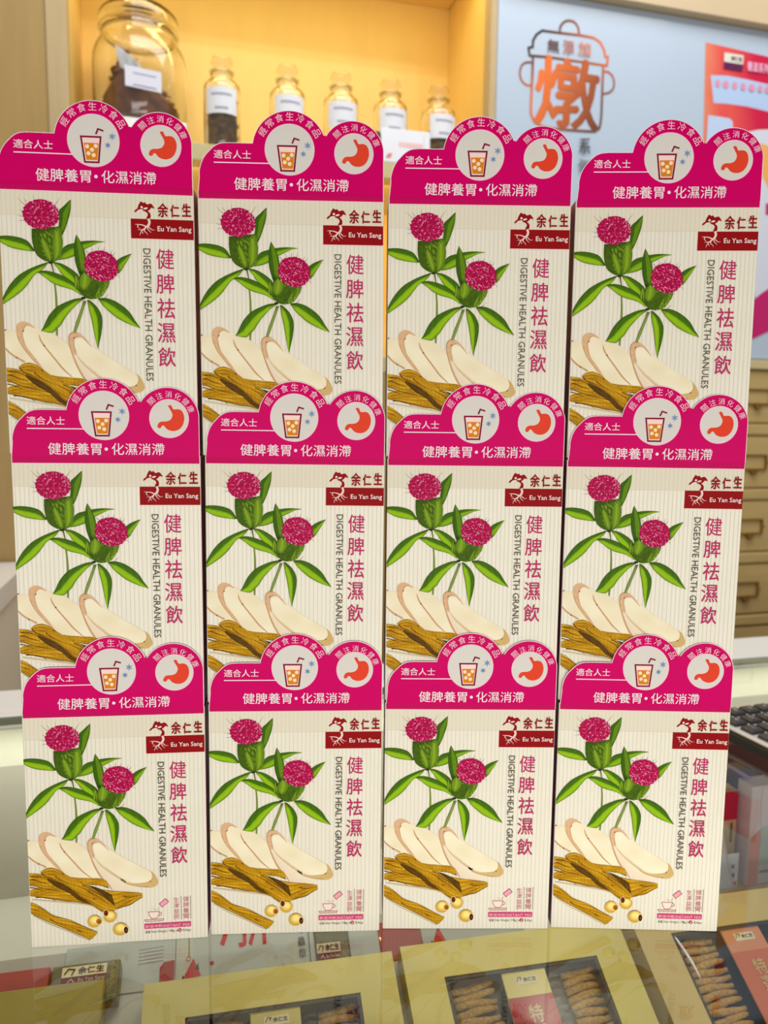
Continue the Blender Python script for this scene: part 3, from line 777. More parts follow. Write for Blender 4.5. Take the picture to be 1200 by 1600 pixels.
q.build('product_picture', INK, pan)

# ------------------------------------------------------------------ drawer cabinet under the poster
cab = empty('drawer_cabinet', W(0, 0, -0.9), (0, 0, YAW), 'tall apothecary drawer cabinet in pale gold wood with brass label holders', 'cabinet')
MB().box(.285, 2.0, .012, .30, 0, 1.5, bev=.001).build('carcass', M_DRAW, cab)
MB().box(.285, 2.0, -.012, .011, 1.50, 1.527, bev=.003).build('top_moulding', M_LIP, cab)
for r_ in range(7):
    zt = .600 - r_ * .193 + .9
    if zt - .16 < 0:
        break
    MB().box(.285, 2.0, -.004, .0115, zt - .1915, zt - .160, bev=.004).build('ledge', M_DRAW, cab)
    for cx_ in (.875, 1.137, 1.399):
        d = MB().box(cx_ - .125, cx_ + .125, 0.0, .0118, zt - .155, zt - .004, bev=.003).build('drawer', M_DRAW, cab)
        h = MB()
        z0, z1 = zt - .104, zt - .056
        h.box(cx_ - .047, cx_ + .047, -.006, -.0002, z1 - .006, z1, bev=.001).box(cx_ - .047, cx_ + .047, -.006, -.0002, z0, z0 + .006, bev=.001)
        h.box(cx_ - .047, cx_ - .041, -.006, -.0002, z0 + .0061, z1 - .0061).box(cx_ + .041, cx_ + .047, -.006, -.0002, z0 + .0061, z1 - .0061)
        h.prism([(cx_ - .014, z0 + .0), (cx_ + .014, z0), (cx_ + .004, z0 - .014), (cx_ - .004, z0 - .014)], -.012, -.0002)
        h.prism([(cx_ + .047, z0 + .018), (cx_ + .054, (z0 + z1) / 2), (cx_ + .047, z1 - .018)], -.006, -.0002)
        h.build('label_holder', M_BRASS, d)

# ------------------------------------------------------------------ side counter at far left
sc_ = empty('side_counter', W(-1.2, -.3, -0.9), (0, 0, YAW), 'white topped side counter with grey side panel behind the carton stacks', 'counter')
MB().box(-.6, .340, -.29, .29, .952, 1.0, bev=.002).build('countertop', M_RAIL, sc_)
MB().box(-.6, .330, -.28, .29, 0, .951).build('base_cabinet', M_GREY2, sc_)

# ------------------------------------------------------------------ glass display counter
ctr = empty('display_counter', W(0, 0, -0.9), (0, 0, YAW), 'glass topped display counter with white rear rail carrying the cartons', 'counter')


def cpart(name, s0, s1, o0, o1, z0, z1, mat, bev=0.0):
    return MB().box(s0, s1, o0, o1, z0 + .9, z1 + .9, bev=bev).build(name, mat, ctr)


gt = MB()
g0, g1, g2, g3 = -1.3, 1.5, -1.72, -.765
gt.add([(g0, g2, .9), (g1, g2, .9), (g1, g3, .9), (g0, g3, .9)], [(0, 1, 2, 3)], 0)
gt.add([(g0, g2, .892), (g1, g2, .892), (g1, g3, .892), (g0, g3, .892), (g0, g2, .9), (g1, g2, .9), (g1, g3, .9), (g0, g3, .9)],
       [(0, 1, 5, 4), (1, 2, 6, 5), (2, 3, 7, 6), (3, 0, 4, 7)], 1)
gt.build('glass_top', [M_GTOP, M_CLEAR], ctr)
cpart('rear_rail', -1.3, 1.5, -.757, -.640, -.020, .0, M_RAIL, .002)
cpart('rail_channel', -1.3, 1.5, -.7645, -.7575, -.012, -.001, M_METAL, .001)
cpart('rail_facing', -1.3, 1.5, -.757, -.745, -.076, -.0205, M_PALE)
cpart('rear_panel', -1.3, 1.5, -.757, -.745, -.9, -.0765, M_GREY)
cpart('display_deck', -1.3, 1.5, -1.72, -.7575, -.29, -.28, M_GREY)
cpart('end_panel', -1.31, -1.3005, -1.72, -.64, -.9, -.001, M_GREY)
cpart('end_panel', 1.5005, 1.51, -1.72, -.64, -.9, -.001, M_GREY)
cpart('front_panel', -1.3, 1.5, -1.74, -1.7205, -.9, -.001, M_GREY)

# ------------------------------------------------------------------ the cartons
WB, DB, HB = 0.140, 0.055, 0.19835


def carton():
    t = empty('medicine_carton', (0, 0, 0))
    x0, x1 = -WB / 2, WB / 2
    b = MB().box(x0, x1, 0, DB, 0, HB, bev=.0006)
    # front faces cream, the rest magenta
    for i, f in enumerate(b.f):
        n = (Vector(b.v[f[1]]) - Vector(b.v[f[0]])).cross(Vector(b.v[f[2]]) - Vector(b.v[f[1]])).normalized()
        b.m[i] = 0 if abs(n.y) > .6 and sum(b.v[k][1] for k in f) / len(f) < DB / 2 else 1
    body = b.build('carton_body', [M_CREAM, M_SIDE], t)
    U = -WB / 2
    A = ART
    # stripes and fold line of the front
    q = Print(U, -.00006)
    q.poly([(0.3, A['perf']), (139.7, A['perf']), (139.7, A['pink_bl'][1]), (0.3, A['pink_bl'][1])], rgb(227, 218, 196))
    for k in range(42):
        u = 1.9 + k * 3.3
        q.y = -.00009
        q.poly([(u, .4), (u + .5, .4), (u + .5, A['pink_bl'][1] - .2), (u, A['pink_bl'][1] - .2)], rgb(213, 207, 189))
    q.y = -.00012
    q.poly([(0.3, A['perf'] - .15), (139.7, A['perf'] - .15), (139.7, A['perf'] + .15), (0.3, A['perf'] + .15)], rgb(214, 206, 184))
    q.poly([(.5, A['pink_bl'][1] - .5), (139.5, A['pink_bl'][1] - .5), (139.5, A['pink_bl'][1] + .5), (.5, A['pink_bl'][1] + .5)], rgb(250, 206, 216))
    q.poly([(.9, A['pink_bl'][1]), (139.3, A['pink_bl'][1]), (139.3, HB * 1000 - .2), (.9, HB * 1000 - .2)], rgb(196, 0, 90))
    q.build('striped_front', INK, t)

    # standing header card
    def arc(c, r, a0, a1, n):
        return [(c[0] + r * math.cos(math.radians(a0 + (a1 - a0) * i / n)), c[1] + r * math.sin(math.radians(a0 + (a1 - a0) * i / n))) for i in range(n + 1)]
    c1, c2 = A['c1'], A['c2o']
    ro, rr = 28.0, 23.6
    dx, dy = c2[0] - c1[0], c2[1] - c1[1]
    d = math.hypot(dx, dy)
    a = (d * d + ro * ro - rr * rr) / (2 * d)
    hh = math.sqrt(max(0, ro * ro - a * a))
    nx, ny = c1[0] + a * dx / d - hh * dy / d, c1[1] + a * dy / d + hh * dx / d
    A1 = math.degrees(math.atan2(ny - c1[1], nx - c1[0]))
    B1 = math.degrees(math.atan2(ny - c2[1], nx - c2[0]))
    lob = resample(A['lobe'][1:10], 26) + [A['lobe'][-1]]
    ystart = A['lobe'][-1][1]
    a0 = 180 - math.degrees(math.asin((ystart - c1[1]) / ro))
    right = A['card_right'][0]
    b1 = math.degrees(math.acos(min(1, (right - c2[0]) / rr)))

    def outline(g):
        """card outline, pulled in by g mm"""
        o_ = [(.55 + g, HB * 1000 - .9)]
        o_ += [(u + g, v - g * (0.2 + .8 * i / len(lob))) for i, (u, v) in enumerate(lob)]
        aa = arc(c1, ro - g, a0 - 1.0, A1, 44)
        bb = arc(c2, rr - g, B1, b1, 40)
        if g > 0:
            aa, bb = aa[:-1], bb[1:]
            o_[-1] = (o_[-1][0] - g, o_[-1][1])
        o_ += aa + bb + [(right - g, HB * 1000 - .9)]
        return o_
    out = [(u / 1000 + U, v / 1000) for u, v in outline(0)]
    hc = MB().prism(out, -.00065, -.00015, 0, 1, 1).build('header_card', [M_WHITE, M_WHITE], t)
    q = Print(U, -.00069)
    oi = outline(.45)
    oi[0], oi[-1] = (oi[0][0], oi[0][1] - .25), (oi[-1][0], oi[-1][1] - .25)
    q.poly(oi, C_MAG)
    q.build('header_ink', INKG, hc)
    q = Print(U, -.00074)
    q.text('適合人士', A['t_suit'], C_WHITE, .008)
    (ua, va), (ub, vb) = A['line']
    q.line([(ua, va), (ub, va)], .75, C_WHITE)
    q.text('健脾養胃', A['t_l'], C_WHITE, .009)
    q.text('化濕消滯', A['t_r'], C_WHITE, .009)
    q.disc(A['dot'], 1.25, None, C_WHITE, 16)
    for ch, an in zip('經常食生冷食品', (-58.5, -38.8, -19, .7, 20.6, 40.3, 59.8)):
        ra = math.radians(an)
        cx, cy = c1[0] + 23.4 * math.sin(ra), c1[1] + 23.4 * math.cos(ra)
        q.text(ch, (cx - 2.9, cy - 2.9, cx + 2.9, cy + 2.9), C_PINKW, .004, ra)
    cb = A['c2']
    for ch, an in zip('關注消化健康', (-44, -21.5, 1, 23, 45, 66)):
        ra = math.radians(an)
        cx, cy = cb[0] + 18.2 * math.sin(ra), cb[1] + 18.2 * math.cos(ra)
        q.text(ch, (cx - 2.5, cy - 2.5, cx + 2.5, cy + 2.5), C_PINKW, .002, ra)
    q.build('header_lettering', INK, hc)
    q = Print(U, -.00074)
    q.disc(c1, 18.6, None, C_PINKW, 56).disc(c1, 18.05, None, C_GREYW, 56)
    cd = rgb(132, 4, 46)
    q.poly(A['cupin'], rgb(248, 214, 206))
    q.line(A['cup'] + [A['cup'][0]], 1.25, cd)
    q.poly(A['juice'], rgb(218, 128, 24))
    for cc in A['cubes']:
        q.disc(cc, 1.5, None, rgb(252, 222, 186), 10, .4)
    q.line(A['straw'], 1.15, cd)
    for sn, r_ in zip(A['snow'], (2.6, 2.1)):
        for k in range(3):
            w_ = math.radians(30 + 60 * k)
            du, dv = r_ * math.cos(w_), r_ * math.sin(w_)
            q.line([(sn[0] - du, sn[1] - dv), (sn[0] + du, sn[1] + dv)], .42, rgb(98, 140, 196))
        q.line([(sn[0] + r_ * .5 * math.cos(math.radians(60 * k)), sn[1] + r_ * .5 * math.sin(math.radians(60 * k))) for k in range(7)], .3, rgb(98, 140, 196))
    q.build('drink_badge', INK, hc)
    q = Print(U, -.00074)
    q.disc(cb, 14.8, None, C_PINKW, 48).disc(cb, 14.25, None, C_GREYW, 48)
    q.poly(resample(A['stomach'] + [A['stomach'][0]], 60)[:-1], rgb(226, 66, 40))
    q.build('stomach_badge', INK, hc)

    # brand mark
    q = Print(U, -.00016)
    r_ = A['brect']
    r_ = (r_[0], r_[1], 139.6, r_[3])
    q.poly([(r_[0] - .4, r_[1] - .5), (r_[2], r_[1] - .5), (r_[2], r_[3]), (r_[0] - .4, r_[3])], rgb(244, 208, 200))
    q.poly([(r_[0], r_[1]), (r_[2], r_[1]), (r_[2], r_[3]), (r_[0], r_[3])], C_RED)
    q.poly(resample(A['tree'] + [A['tree'][0]], 70)[:-1], C_RED)
    for c, a_, b_ in A['treeholes']:
        q.disc(c, a_ * 1.25, b_ * 1.5, rgb(230, 216, 204), 14, .25)
    for i, l in enumerate(A['roots']):
        q.line(resample(l, 10), 1.7 if i == 0 else 1.05 if i in (1, 3) else .75, rgb(238, 206, 198), taper=i > 0)
    bm = q.build('brand_mark', INK, t)
    q = Print(U, q.y - .00003)
    for ch, rc in zip('余仁生', A['bch']):
        q.text(ch, rc, C_RED, .035)
    q.text('Eu Yan Sang', A['bname'], rgb(246, 224, 218), .022)
    q.build('brand_lettering', INK, bm)

    # names
    q = Print(U, -.00016)
    for ch, rc in zip('健脾祛濕飲', A['title']):
        q.text(ch, rc, C_TITLE, .008)
    uc, vt, vb_, w_ = A['eng']
    q.text('DIGESTIVE HEALTH GRANULES', (uc - w_ / 2, vb_, uc + w_ / 2, vt), C_DARK, 0, 90)
    q.build('title_lettering', INK, t)

    # thistle picture
    g1, g2, g3, g4 = rgb(46, 82, 6), rgb(78, 122, 8), rgb(146, 188, 16), rgb(26, 50, 10)
    cdd, cmid, chi = rgb(34, 48, 6), rgb(78, 112, 10), rgb(150, 184, 40)

    def cf_leaf(dark):
        def f(t_, s_, u, v):
            rib = math.exp(-((s_ - .5) / .05) ** 2)
            vein = .5 + .5 * math.sin((t_ * 16 + abs(s_ - .5) * 6) * 2.2)
            if s_ < .5:
                c = mixc(g1, g2, .25 + .6 * s_ + .25 * vein)
            else:
                c = mixc(g2, g3, 1.3 * (1 - abs(s_ - .72) * 3) + .15 * vein - dark)
            c = mixc(c, g3, rib * .5)
            edge = max(0, 1 - min(s_, 1 - s_) * 9)
            c = mixc(c, g1, edge * .7)
            return mixc(c, g4, max(0, .85 - t_ * 5) + max(0, (t_ - .9) * 4) + dark * .35)
        return f

    def cf_calyx(t_, s_, u, v):
        n = wav(u * 1.4 + v * .3, v * .9, 3.0)
        c = mixc(cdd, cmid, n * 1.1 + s_ * .25)
        c = mixc(c, chi, max(0, (n - .55) * 1.8) * (s_ > .3) + max(0, s_ - .75) * .9)
        return mixc(c, cdd, max(0, t_ - .85) * 3 + max(0, .12 - t_) * 5)

    def cf_sepal(t_, s_, u, v):
        rib = math.exp(-((s_ - .5) / .14) ** 2)
        c = mixc(cmid, chi, .3 + .5 * rib)
        return mixc(c, cdd, max(0, t_ - .8) * 3 + (abs(s_ - .5) > .42) * .5)

    def cf_sepald(t_, s_, u, v):
        return mixc(cdd, cmid, .35 + .5 * wav(u, v * 2, 5.0))

    def cf_stem(a_, b_):
        def f(t_, s_, u, v):
            c = mixc(a_, b_, 1 - abs(s_ - .55) * 2.4)
            return mixc(c, rgb(60, 44, 30), max(0, .6 - t_ * 3.2))
        return f
    KIND = dict(leaf=(22, 10, cf_leaf(0)), leafr=(20, 8, cf_leaf(.25)), leafd=(16, 8, cf_leaf(.75)), calyx=(18, 16, cf_calyx), sepal=(12, 6, cf_sepal),
                sepald=(12, 6, cf_sepald), stem1=(16, 3, cf_stem(rgb(84, 110, 30), rgb(140, 160, 60))), stem2=(16, 4, cf_stem(rgb(86, 112, 40), rgb(150, 166, 84))))

    def head(q, h, seed):
        rnd = random.Random(seed)
        (c, ru, rv, rot) = h
        n = 46
        pts = []
        for i in range(n):
            w = 2 * math.pi * i / n
            k = 1 + .035 * math.sin(i * 2.9) + rnd.uniform(-.025, .03)
            x, y = ru * k * math.cos(w), rv * k * math.sin(w)
            pts.append((c[0] + x * math.cos(rot) - y * math.sin(rot), c[1] + x * math.sin(rot) + y * math.cos(rot)))
        q.poly(pts, rgb(168, 0, 66))
        cols = [rgb(214, 20, 102), rgb(240, 100, 156), rgb(134, 0, 50), rgb(196, 8, 84), rgb(254, 190, 214), rgb(150, 0, 58), rgb(222, 40, 116)]
        for ring in range(3):
            for i in range(150):
                w, k = rnd.uniform(0, 6.283), math.sqrt(rnd.random()) * .99
                x, y = ru * k * math.cos(w), rv * k * math.sin(w)
                aa = math.atan2(y, x) + rnd.uniform(-.9, .9)
                L, B = rnd.uniform(.7, 1.5), rnd.uniform(.22, .42)
                ca, sa = math.cos(aa) * L / 2, math.sin(aa) * L / 2
                cb_, sb = -math.sin(aa) * B / 2, math.cos(aa) * B / 2
                X = c[0] + x * math.cos(rot) - y * math.sin(rot)
                Y = c[1] + x * math.sin(rot) + y * math.cos(rot)
                q.add([q.P(X - ca - cb_, Y - sa - sb), q.P(X + ca - cb_, Y + sa - sb), q.P(X + ca + cb_, Y + sa + sb), q.P(X - ca + cb_, Y - sa + sb)],
                      [(0, 1, 2, 3)], 0, cols[rnd.randrange(7)])
            q.up()
    q = Print(U, -.00016, step=.000012)
    for l in A['spines']:
        q.line(l, .38, rgb(150, 96, 104), taper=True)
    for j, (kd, a_, b_) in enumerate(A['plant']):
        nt, ns, cf = KIND[kd]
        q.ribbon(a_, b_, nt, ns, cf)
        if j == 11:
            head(q, A['head1'], 3)
    head(q, A['head2'], 8)
    for nd in (A['plant'][0][1][0], A['plant'][13][1][0]):
        q.disc(nd, 1.7, .9, rgb(40, 48, 18), 12)
    q.build('thistle_picture', INK, t)

    # root slices, bark strips, lotus seeds
    cr1, cr2, rim, rim2 = rgb(244, 234, 204), rgb(236, 222, 186), rgb(214, 168, 124), rgb(160, 112, 62)

    def cf_cream(t_, s_, u, v):
        return mixc(mixc(cr1, cr2, wav(u * .12, v * .1, 1.0)), rgb(226, 200, 164), max(0, abs(s_ - .5) - .44) * 3)

    def cf_rind(t_, s_, u, v):
        return mixc(mixc(rgb(222, 182, 142), rim, wav(u * .5, v * .5, 2.0)), rim2, .75 * (s_ < .12) * (t_ > .4) + .5 * (s_ > .9))

    def cf_rind2(t_, s_, u, v):
        return mixc(mixc(rgb(228, 206, 158), rgb(206, 170, 104), t_), rim2, .5 * (s_ > .75) * (t_ < .8) + .35 * (s_ < .1))

    def cf_rimt(t_, s_, u, v):
        return mixc(rgb(186, 140, 92), rgb(214, 172, 130), s_)

    def cf_shade(t_, s_, u, v):
        return mixc(rgb(240, 224, 198), rgb(232, 212, 184), s_)
    q = Print(U, -.00016, step=.000015)
    KS = dict(cream=(20, 8, cf_cream), rind=(30, 4, cf_rind), rind2=(34, 5, cf_rind2), rimt=(20, 2, cf_rimt), shade=(14, 4, cf_shade))
    for kd, a_, b_ in A['slices']:
        nt, ns, cf = KS[kd]
        q.ribbon(a_, b_, nt, ns, cf)
    for c in A['spots']:
        q.disc(c, .75, .5, rgb(132, 88, 56), 8, .5)
    q.build('root_slice_picture', INK, t)
    yb = q.y

    b0, b1_, b2, b3 = rgb(84, 48, 6), rgb(158, 104, 4), rgb(206, 154, 14), rgb(234, 194, 56)

    def cf_bark(dark):
        def f(t_, s_, u, v):
            fine = .5 + .5 * math.sin(s_ * 30 + 6 * wav(t_ * 5, s_ * 3, 1.0) + u * .3)
            crs = .6 * wav(t_ * 7 + s_ * 2.2, s_ * 8 + u * .12, 4.0) + .4 * wav(u * 1.3, v * 1.7, 6.0)
            c = mixc(b1_, b2, crs * 1.2 - .1 + fine * .25)
            c = mixc(c, b3, max(0, crs - .58) * 1.7 * (.5 + fine))
            c = mixc(c, b0, max(0, .30 - crs) * 3.2 + max(0, .20 - fine) * 1.6 + max(0, s_ - .84) * 5 + max(0, .06 - s_) * 7)
            return mixc(c, rgb(60, 36, 8), dark)
        return f

    def cf_shadow(t_, s_, u, v):
        return mixc(rgb(196, 176, 140), C_CREAM, s_ * 1.2)
    q = Print(U, yb - .00002, step=.000015)
    KB = dict(bark=(48, 18, cf_bark(0)), barkd=(24, 6, cf_bark(.88)), shadow=(16, 4, cf_shadow))
    for kd, a_, b_ in A['barks']:
        nt, ns, cf = KB[kd]
        q.ribbon(a_, b_, nt, ns, cf)
    for l in A['cracks']:
        q.line(resample(l, 8), .8, rgb(98, 56, 8), taper=True)
    q.build('bark_strip_picture', INK, t)
    yb = q.y
    q = Print(U, yb - .00002, step=.000015)
    for c, ru, rv, hc_, hu, hv, k in A['seeds']:
        q.disc((c[0] - .3, c[1] - .7), ru * 1.03, rv * 1.02, rgb(206, 186, 130), 24)
        for i in range(6):
            w = 1 - i * .14
            q.disc((c[0] + .5 * i * .14, c[1] + i * .28), ru * w, rv * w, mixc(rgb(206, 156, 44), rgb(250, 226, 132), i / 4), 26)
        q.disc(hc_, hu * 1.22, hv * 1.18, rgb(250, 230, 160), 18)
        q.disc(hc_, hu, hv, (rgb(176, 112, 22), rgb(120, 52, 10), rgb(64, 22, 12))[k], 18)
        q.disc((hc_[0] + .2, hc_[1] - .3), hu * .5, hv * .45, (rgb(136, 74, 16), rgb(92, 32, 8), rgb(110, 60, 50))[k], 10)
    q.build('lotus_seed_picture', INK, t)

    # preparation mark
    q = Print(U, -.00016)
    cl = rgb(176, 84, 92)
    q.poly(A['tcup'][:-1], rgb(240, 222, 206))
    q.line(A['tcup'], .5, cl)
    (hc2, hr) = A['thandle']
    q.line([(hc2[0] + hr * math.cos(math.radians(w)), hc2[1] + hr * math.sin(math.radians(w))) for w in range(-120, 121, 30)], .45, cl)
    q.line(A['saucer'], .45, cl)
    for l in A['steam']:
        q.line(l, .3, rgb(206, 140, 140))
    q.poly(A['sachet'], rgb(240, 160, 176))
    q.line(A['sachet'] + [A['sachet'][0]], .5, rgb(160, 66, 84))
    for wd, rc in zip(('健脾養胃', '生津益肺'), A['vch']):
        h_ = (rc[3] - rc[1]) / 4
        for i, ch in enumerate(wd):
            q.y = -.00040
            q.text(ch, (rc[0], rc[3] - (i + .94) * h_, rc[2], rc[3] - (i + .06) * h_), rgb(206, 128, 136), .0)
    for a_, b_ in A['vln']:
        q.line([a_, b_], .4, rgb(120, 120, 104))
    rb_ = A['bar']
    q.poly([(rb_[0], rb_[1]), (rb_[2], rb_[1]), (rb_[2], rb_[3]), (rb_[0], rb_[3])], rgb(204, 62, 108))
    q.text('即溶沖劑', A['bart'][0], rgb(250, 190, 206), .01)
    q.text('INSTANT MIX', A['bart'][1], rgb(250, 190, 206), .015)
    for wd, rc in zip(('淨重', 'Net Weight:', '18g x', '包/Bags'), A['net']):
        q.text(wd, rc, rgb(84, 88, 70), .0)
    q.disc(A['netc'], 1.45, None, rgb(196, 30, 60), 14)
    cn = A['netc']
    q.text('8', (cn[0] - .55, cn[1] - .85, cn[0] + .55, cn[1] + .85), rgb(250, 220, 220), .0)
    q.build('preparation_mark', INK, t)
    return t


FITS = [(-0.2139,0.5878,0.0980,-0.0049),(-0.0721,0.6022,0.0531,-0.0082),(0.0709,0.6090,0.0153,-0.0025),(0.2150,0.6108,-0.0338,-0.0034),(-0.2119,0.5864,0.1043,-0.0009),(-0.0701,0.6009,0.0559,0.0073),(0.0722,0.6080,0.0169,-0.0008),(0.2151,0.6095,-0.0324,0.0024),(-0.2114,0.5850,0.1084,0.0003),(-0.0698,0.5996,0.0593,0.0033),(0.0726,0.6070,0.0168,0.0001),(0.2156,0.6084,-0.0226,0.0003)]
ROWS = ('top', 'middle', 'bottom')
COLS = ('leftmost stack', 'second stack from the left', 'third stack from the left', 'rightmost stack')
proto = carton()
gap = .0009
for r_ in range(3):
    for c_ in range(4):
        x, y, yaw, ro = FITS[r_ * 4 + c_]
        ro *= .6 if r_ < 2 else 1
        if r_ < 2:
            y = max(y, FITS[(r_ + 1) * 4 + c_][1] + .0016)
        t = proto if (r_, c_) == (0, 0) else copy_tree(proto)
        base = Vector((x, y, .0004 + (2 - r_) * (HB + gap)))
        R3 = Matrix.Rotation(yaw, 3, 'Z') @ Matrix.Rotation(ro, 3, 'Y')
        t.rotation_euler = (0, ro, yaw)
        t.location = base + Vector((0, 0, HB / 2)) - R3 @ Vector((0, 0, HB / 2))
        extra = ' on the glass' if r_ == 2 else ''
        tag(t, 'thistle carton with magenta header, %s of the %s%s' % (ROWS[r_], COLS[c_], extra), 'carton', 'thistle cartons stacked in a wall')

# ------------------------------------------------------------------ calculator on the glass
cz = math.radians(20)
cal = empty('desk_calculator', (0.454, 1.056, 0.0), (0, 0, cz), 'large black desk calculator with silver face behind the rightmost stack', 'calculator')
MB().box(0, .17, -.215, 0, .0005, .016, bev=.003).build('base_shell', M_BLACK, cal)
MB().box(.001, .169, -.214, -.001, .0162, .0215, bev=.002).build('face_plate', M_SILVER, cal)
legend = [['7', '8', '9', '÷', '%'], ['4', '5', '6', '×', 'C'], ['1', '2', '3', '−', 'A'], ['0', '.', '=', '+', 'M'], ['R', 'G', 'T', '√', '±']]
for i in range(6):
    for j in range(7):
        kx, ky = .018 + i * .0268, -.018 - j * .0290
        k = MB()
        a, b = .0106, .0106
        k.add([(kx - a, ky - b, .0217), (kx + a, ky - b, .0217), (kx + a, ky + b, .0217), (kx - a, ky + b, .0217),
               (kx - a * .95, ky - b * .95, .0255), (kx + a * .95, ky - b * .95, .0255), (kx + a * .95, ky + b * .95, .0255), (kx - a * .95, ky + b * .95, .0255),
               (kx - a * .7, ky - b * .7, .0275), (kx + a * .7, ky - b * .7, .0275), (kx + a * .7, ky + b * .7, .0275), (kx - a * .7, ky + b * .7, .0275)],
              [(0, 1, 5, 4), (1, 2, 6, 5), (2, 3, 7, 6), (3, 0, 4, 7), (4, 5, 9, 8), (5, 6, 10, 9), (6, 7, 11, 10), (7, 4, 8, 11), (8, 9, 10, 11)])
        ko = k.build('key', M_KEY, cal)
        if i < 5 and j < 5:
            v, f, asp = glyphs(legend[j][i])
            lg_ = MB()
            lg_.add([(kx + (x - .5) * .0055 * min(1, asp), ky + (y - .5) * .0075, .0277) for x, y in v], f, 0, rgb(224, 224, 220))
            lg_.build('key_legend', INK, ko)

# ------------------------------------------------------------------ inside the counter: inclined display
IY, IT = math.radians(12), math.radians(30)
IO = Vector((.0183, .7445, -.12))
E1 = Vector((math.cos(IY), math.sin(IY), 0))
E3 = Vector((0.10395585, -0.4890738, 0.8660254))
E2 = E3.cross(E1)          # up the slope


def inc(a, b, c=0.0):
    """point on the sloping display: a along, b down the slope, c off it"""
    return IO + E1 * a - E2 * b + E3 * c


IROT = (IT, 0, 0)
IR = (Matrix.Rotation(IY, 3, 'Z') @ Matrix.Rotation(IT, 3, 'X')).to_euler()

st = empty('display_stand', inc(0, .10, -.034), IR, 'grey sloping display stand under the gift boxes inside the counter', 'stand')
MB().box(-.75, .155, -.10, .155, -.008, 0.0).box(.1551, .80, -.10, .110, -.008, 0.0).build('sloping_board', M_GREY, st)
for x in (-.6, -.1, .4):
    top = MB()
    top.box(x, x + .012, .10, .14, -.085, -.0082)
    top.build('support', M_GREY, st)


def brandlet(q, x0, y0, x1, y1, name=True):
    """small maker's label: characters on white over a dark red strip"""
    h = y1 - y0
    q.poly([(x0, y0), (x1, y0), (x1, y1), (x0, y1)], rgb(232, 220, 176))
    if name:
        q.poly([(x0, y0), (x1, y0), (x1, y0 + h * .45), (x0, y0 + h * .45)], rgb(112, 22, 20))
        q.text('Eu Yan Sang', (x0 + (x1 - x0) * .38, y0 + h * .1, x1 - .001, y0 + h * .34), rgb(226, 200, 180), .01)
        q.line([(x0 + (x1 - x0) * .14, y0 + h * .15), (x0 + (x1 - x0) * .22, y0 + h * .32), (x0 + (x1 - x0) * .30, y0 + h * .12)], .0008, rgb(226, 200, 180))
    q.text('余仁生', (x0 + (x1 - x0) * .36, y0 + h * (.55 if name else .3), x1 - (x1 - x0) * .06, y0 + h * (.92 if name else .8)), rgb(70, 34, 24), .03)
    q.line([(x0 + (x1 - x0) * .06, y0 + h * (.6 if name else .35)), (x0 + (x1 - x0) * .14, y0 + h * .88), (x0 + (x1 - x0) * .28, y0 + h * .82), (x0 + (x1 - x0) * .22, y0 + h * .5)], (x1 - x0) * .03, rgb(70, 34, 24))


class FlatPrint(Print):
    """print lying in the x-y plane of its parent, ink layers stacked upwards"""
    def P(s, u, v):
        return (u * s.k + s.u0, v * s.k, -s.y)


LBOX = .175


def gift_box(a, b, label, lid, window=True, full=.247, sleeve=None, low=rgb(176, 40, 38)):
    t = empty('gift_box', inc(a, b, -.033), IR, label, 'box')
    x1, L = full, LBOX
    H_ = .033
    MB().box(0.001, x1 - .001, -L, 0 - .001, 0, .012, bev=.001).build('box_base', lid, t)
    f = MB()
    if window:
        wx0, wx1, wy0, wy1 = .040, .2088, -L + .03, -.0345
        f.box(0, x1, wy1, 0, .0121, H_).box(0, x1, -L, wy0, .0121, H_)
        f.box(0, wx0, wy0, wy1, .0121, H_).box(wx1, x1, wy0, wy1, .0121, H_)
        f.build('lid_frame', lid, t)
        tr = MB()
        tr.box(wx0 + .0003, wx1 - .0003, wy0 + .0003, wy1 - .0003, .0122, .0135)
        th = .0035
        tr.box(wx0 + .0003, wx1 - .0003, wy1 - th, wy1 - .0003, .0136, H_ - .0012).box(wx0 + .0003, wx1 - .0003, wy0 + .0003, wy0 + th, .0136, H_ - .0012)
        tr.box(wx0 + .0003, wx0 + th, wy0 + th, wy1 - th, .0136, H_ - .0012).box(wx1 - th, wx1 - .0003, wy0 + th, wy1 - th, .0136, H_ - .0012)
        tr.build('tray', M_TRAY, t)
        bx0, bx1 = .1005, .1488
        sl_ = MB().box(bx0, bx1, wy0 + .001, wy1 - .001, .0275, .0300, bev=.0006).build('sleeve', sleeve or lid, t)
        q = FlatPrint(0, -.0302, 1.0, .00006)
        q.poly([(bx0, wy1 - .0275), (bx1, wy1 - .0275), (bx1, wy0 + .002), (bx0, wy0 + .002)][::-1], low)
        brandlet(q, bx0 + .013, wy1 - .0165, bx0 + .037, wy1 - .0085, False)
        q.text('特', (bx0 + .018, wy1 - .052, bx0 + .032, wy1 - .036), rgb(214, 182, 120), .02)
        q.text('選', (bx0 + .018, wy1 - .069, bx0 + .032, wy1 - .054), rgb(214, 182, 120), .02)
        q.build('sleeve_print', INK, sl_)
        MB().add([(wx0 + .002, wy0 + .002, .0312), (wx1 - .002, wy0 + .002, .0312), (wx1 - .002, wy1 - .002, .0312), (wx0 + .002, wy1 - .002, .0312)], [(0, 1, 2, 3)]).build('window_film', M_FILM, t)
    else:
        f.box(0, x1, -L, 0, .0121, H_, bev=.0012)
        f.build('lid', lid, t)
    return t


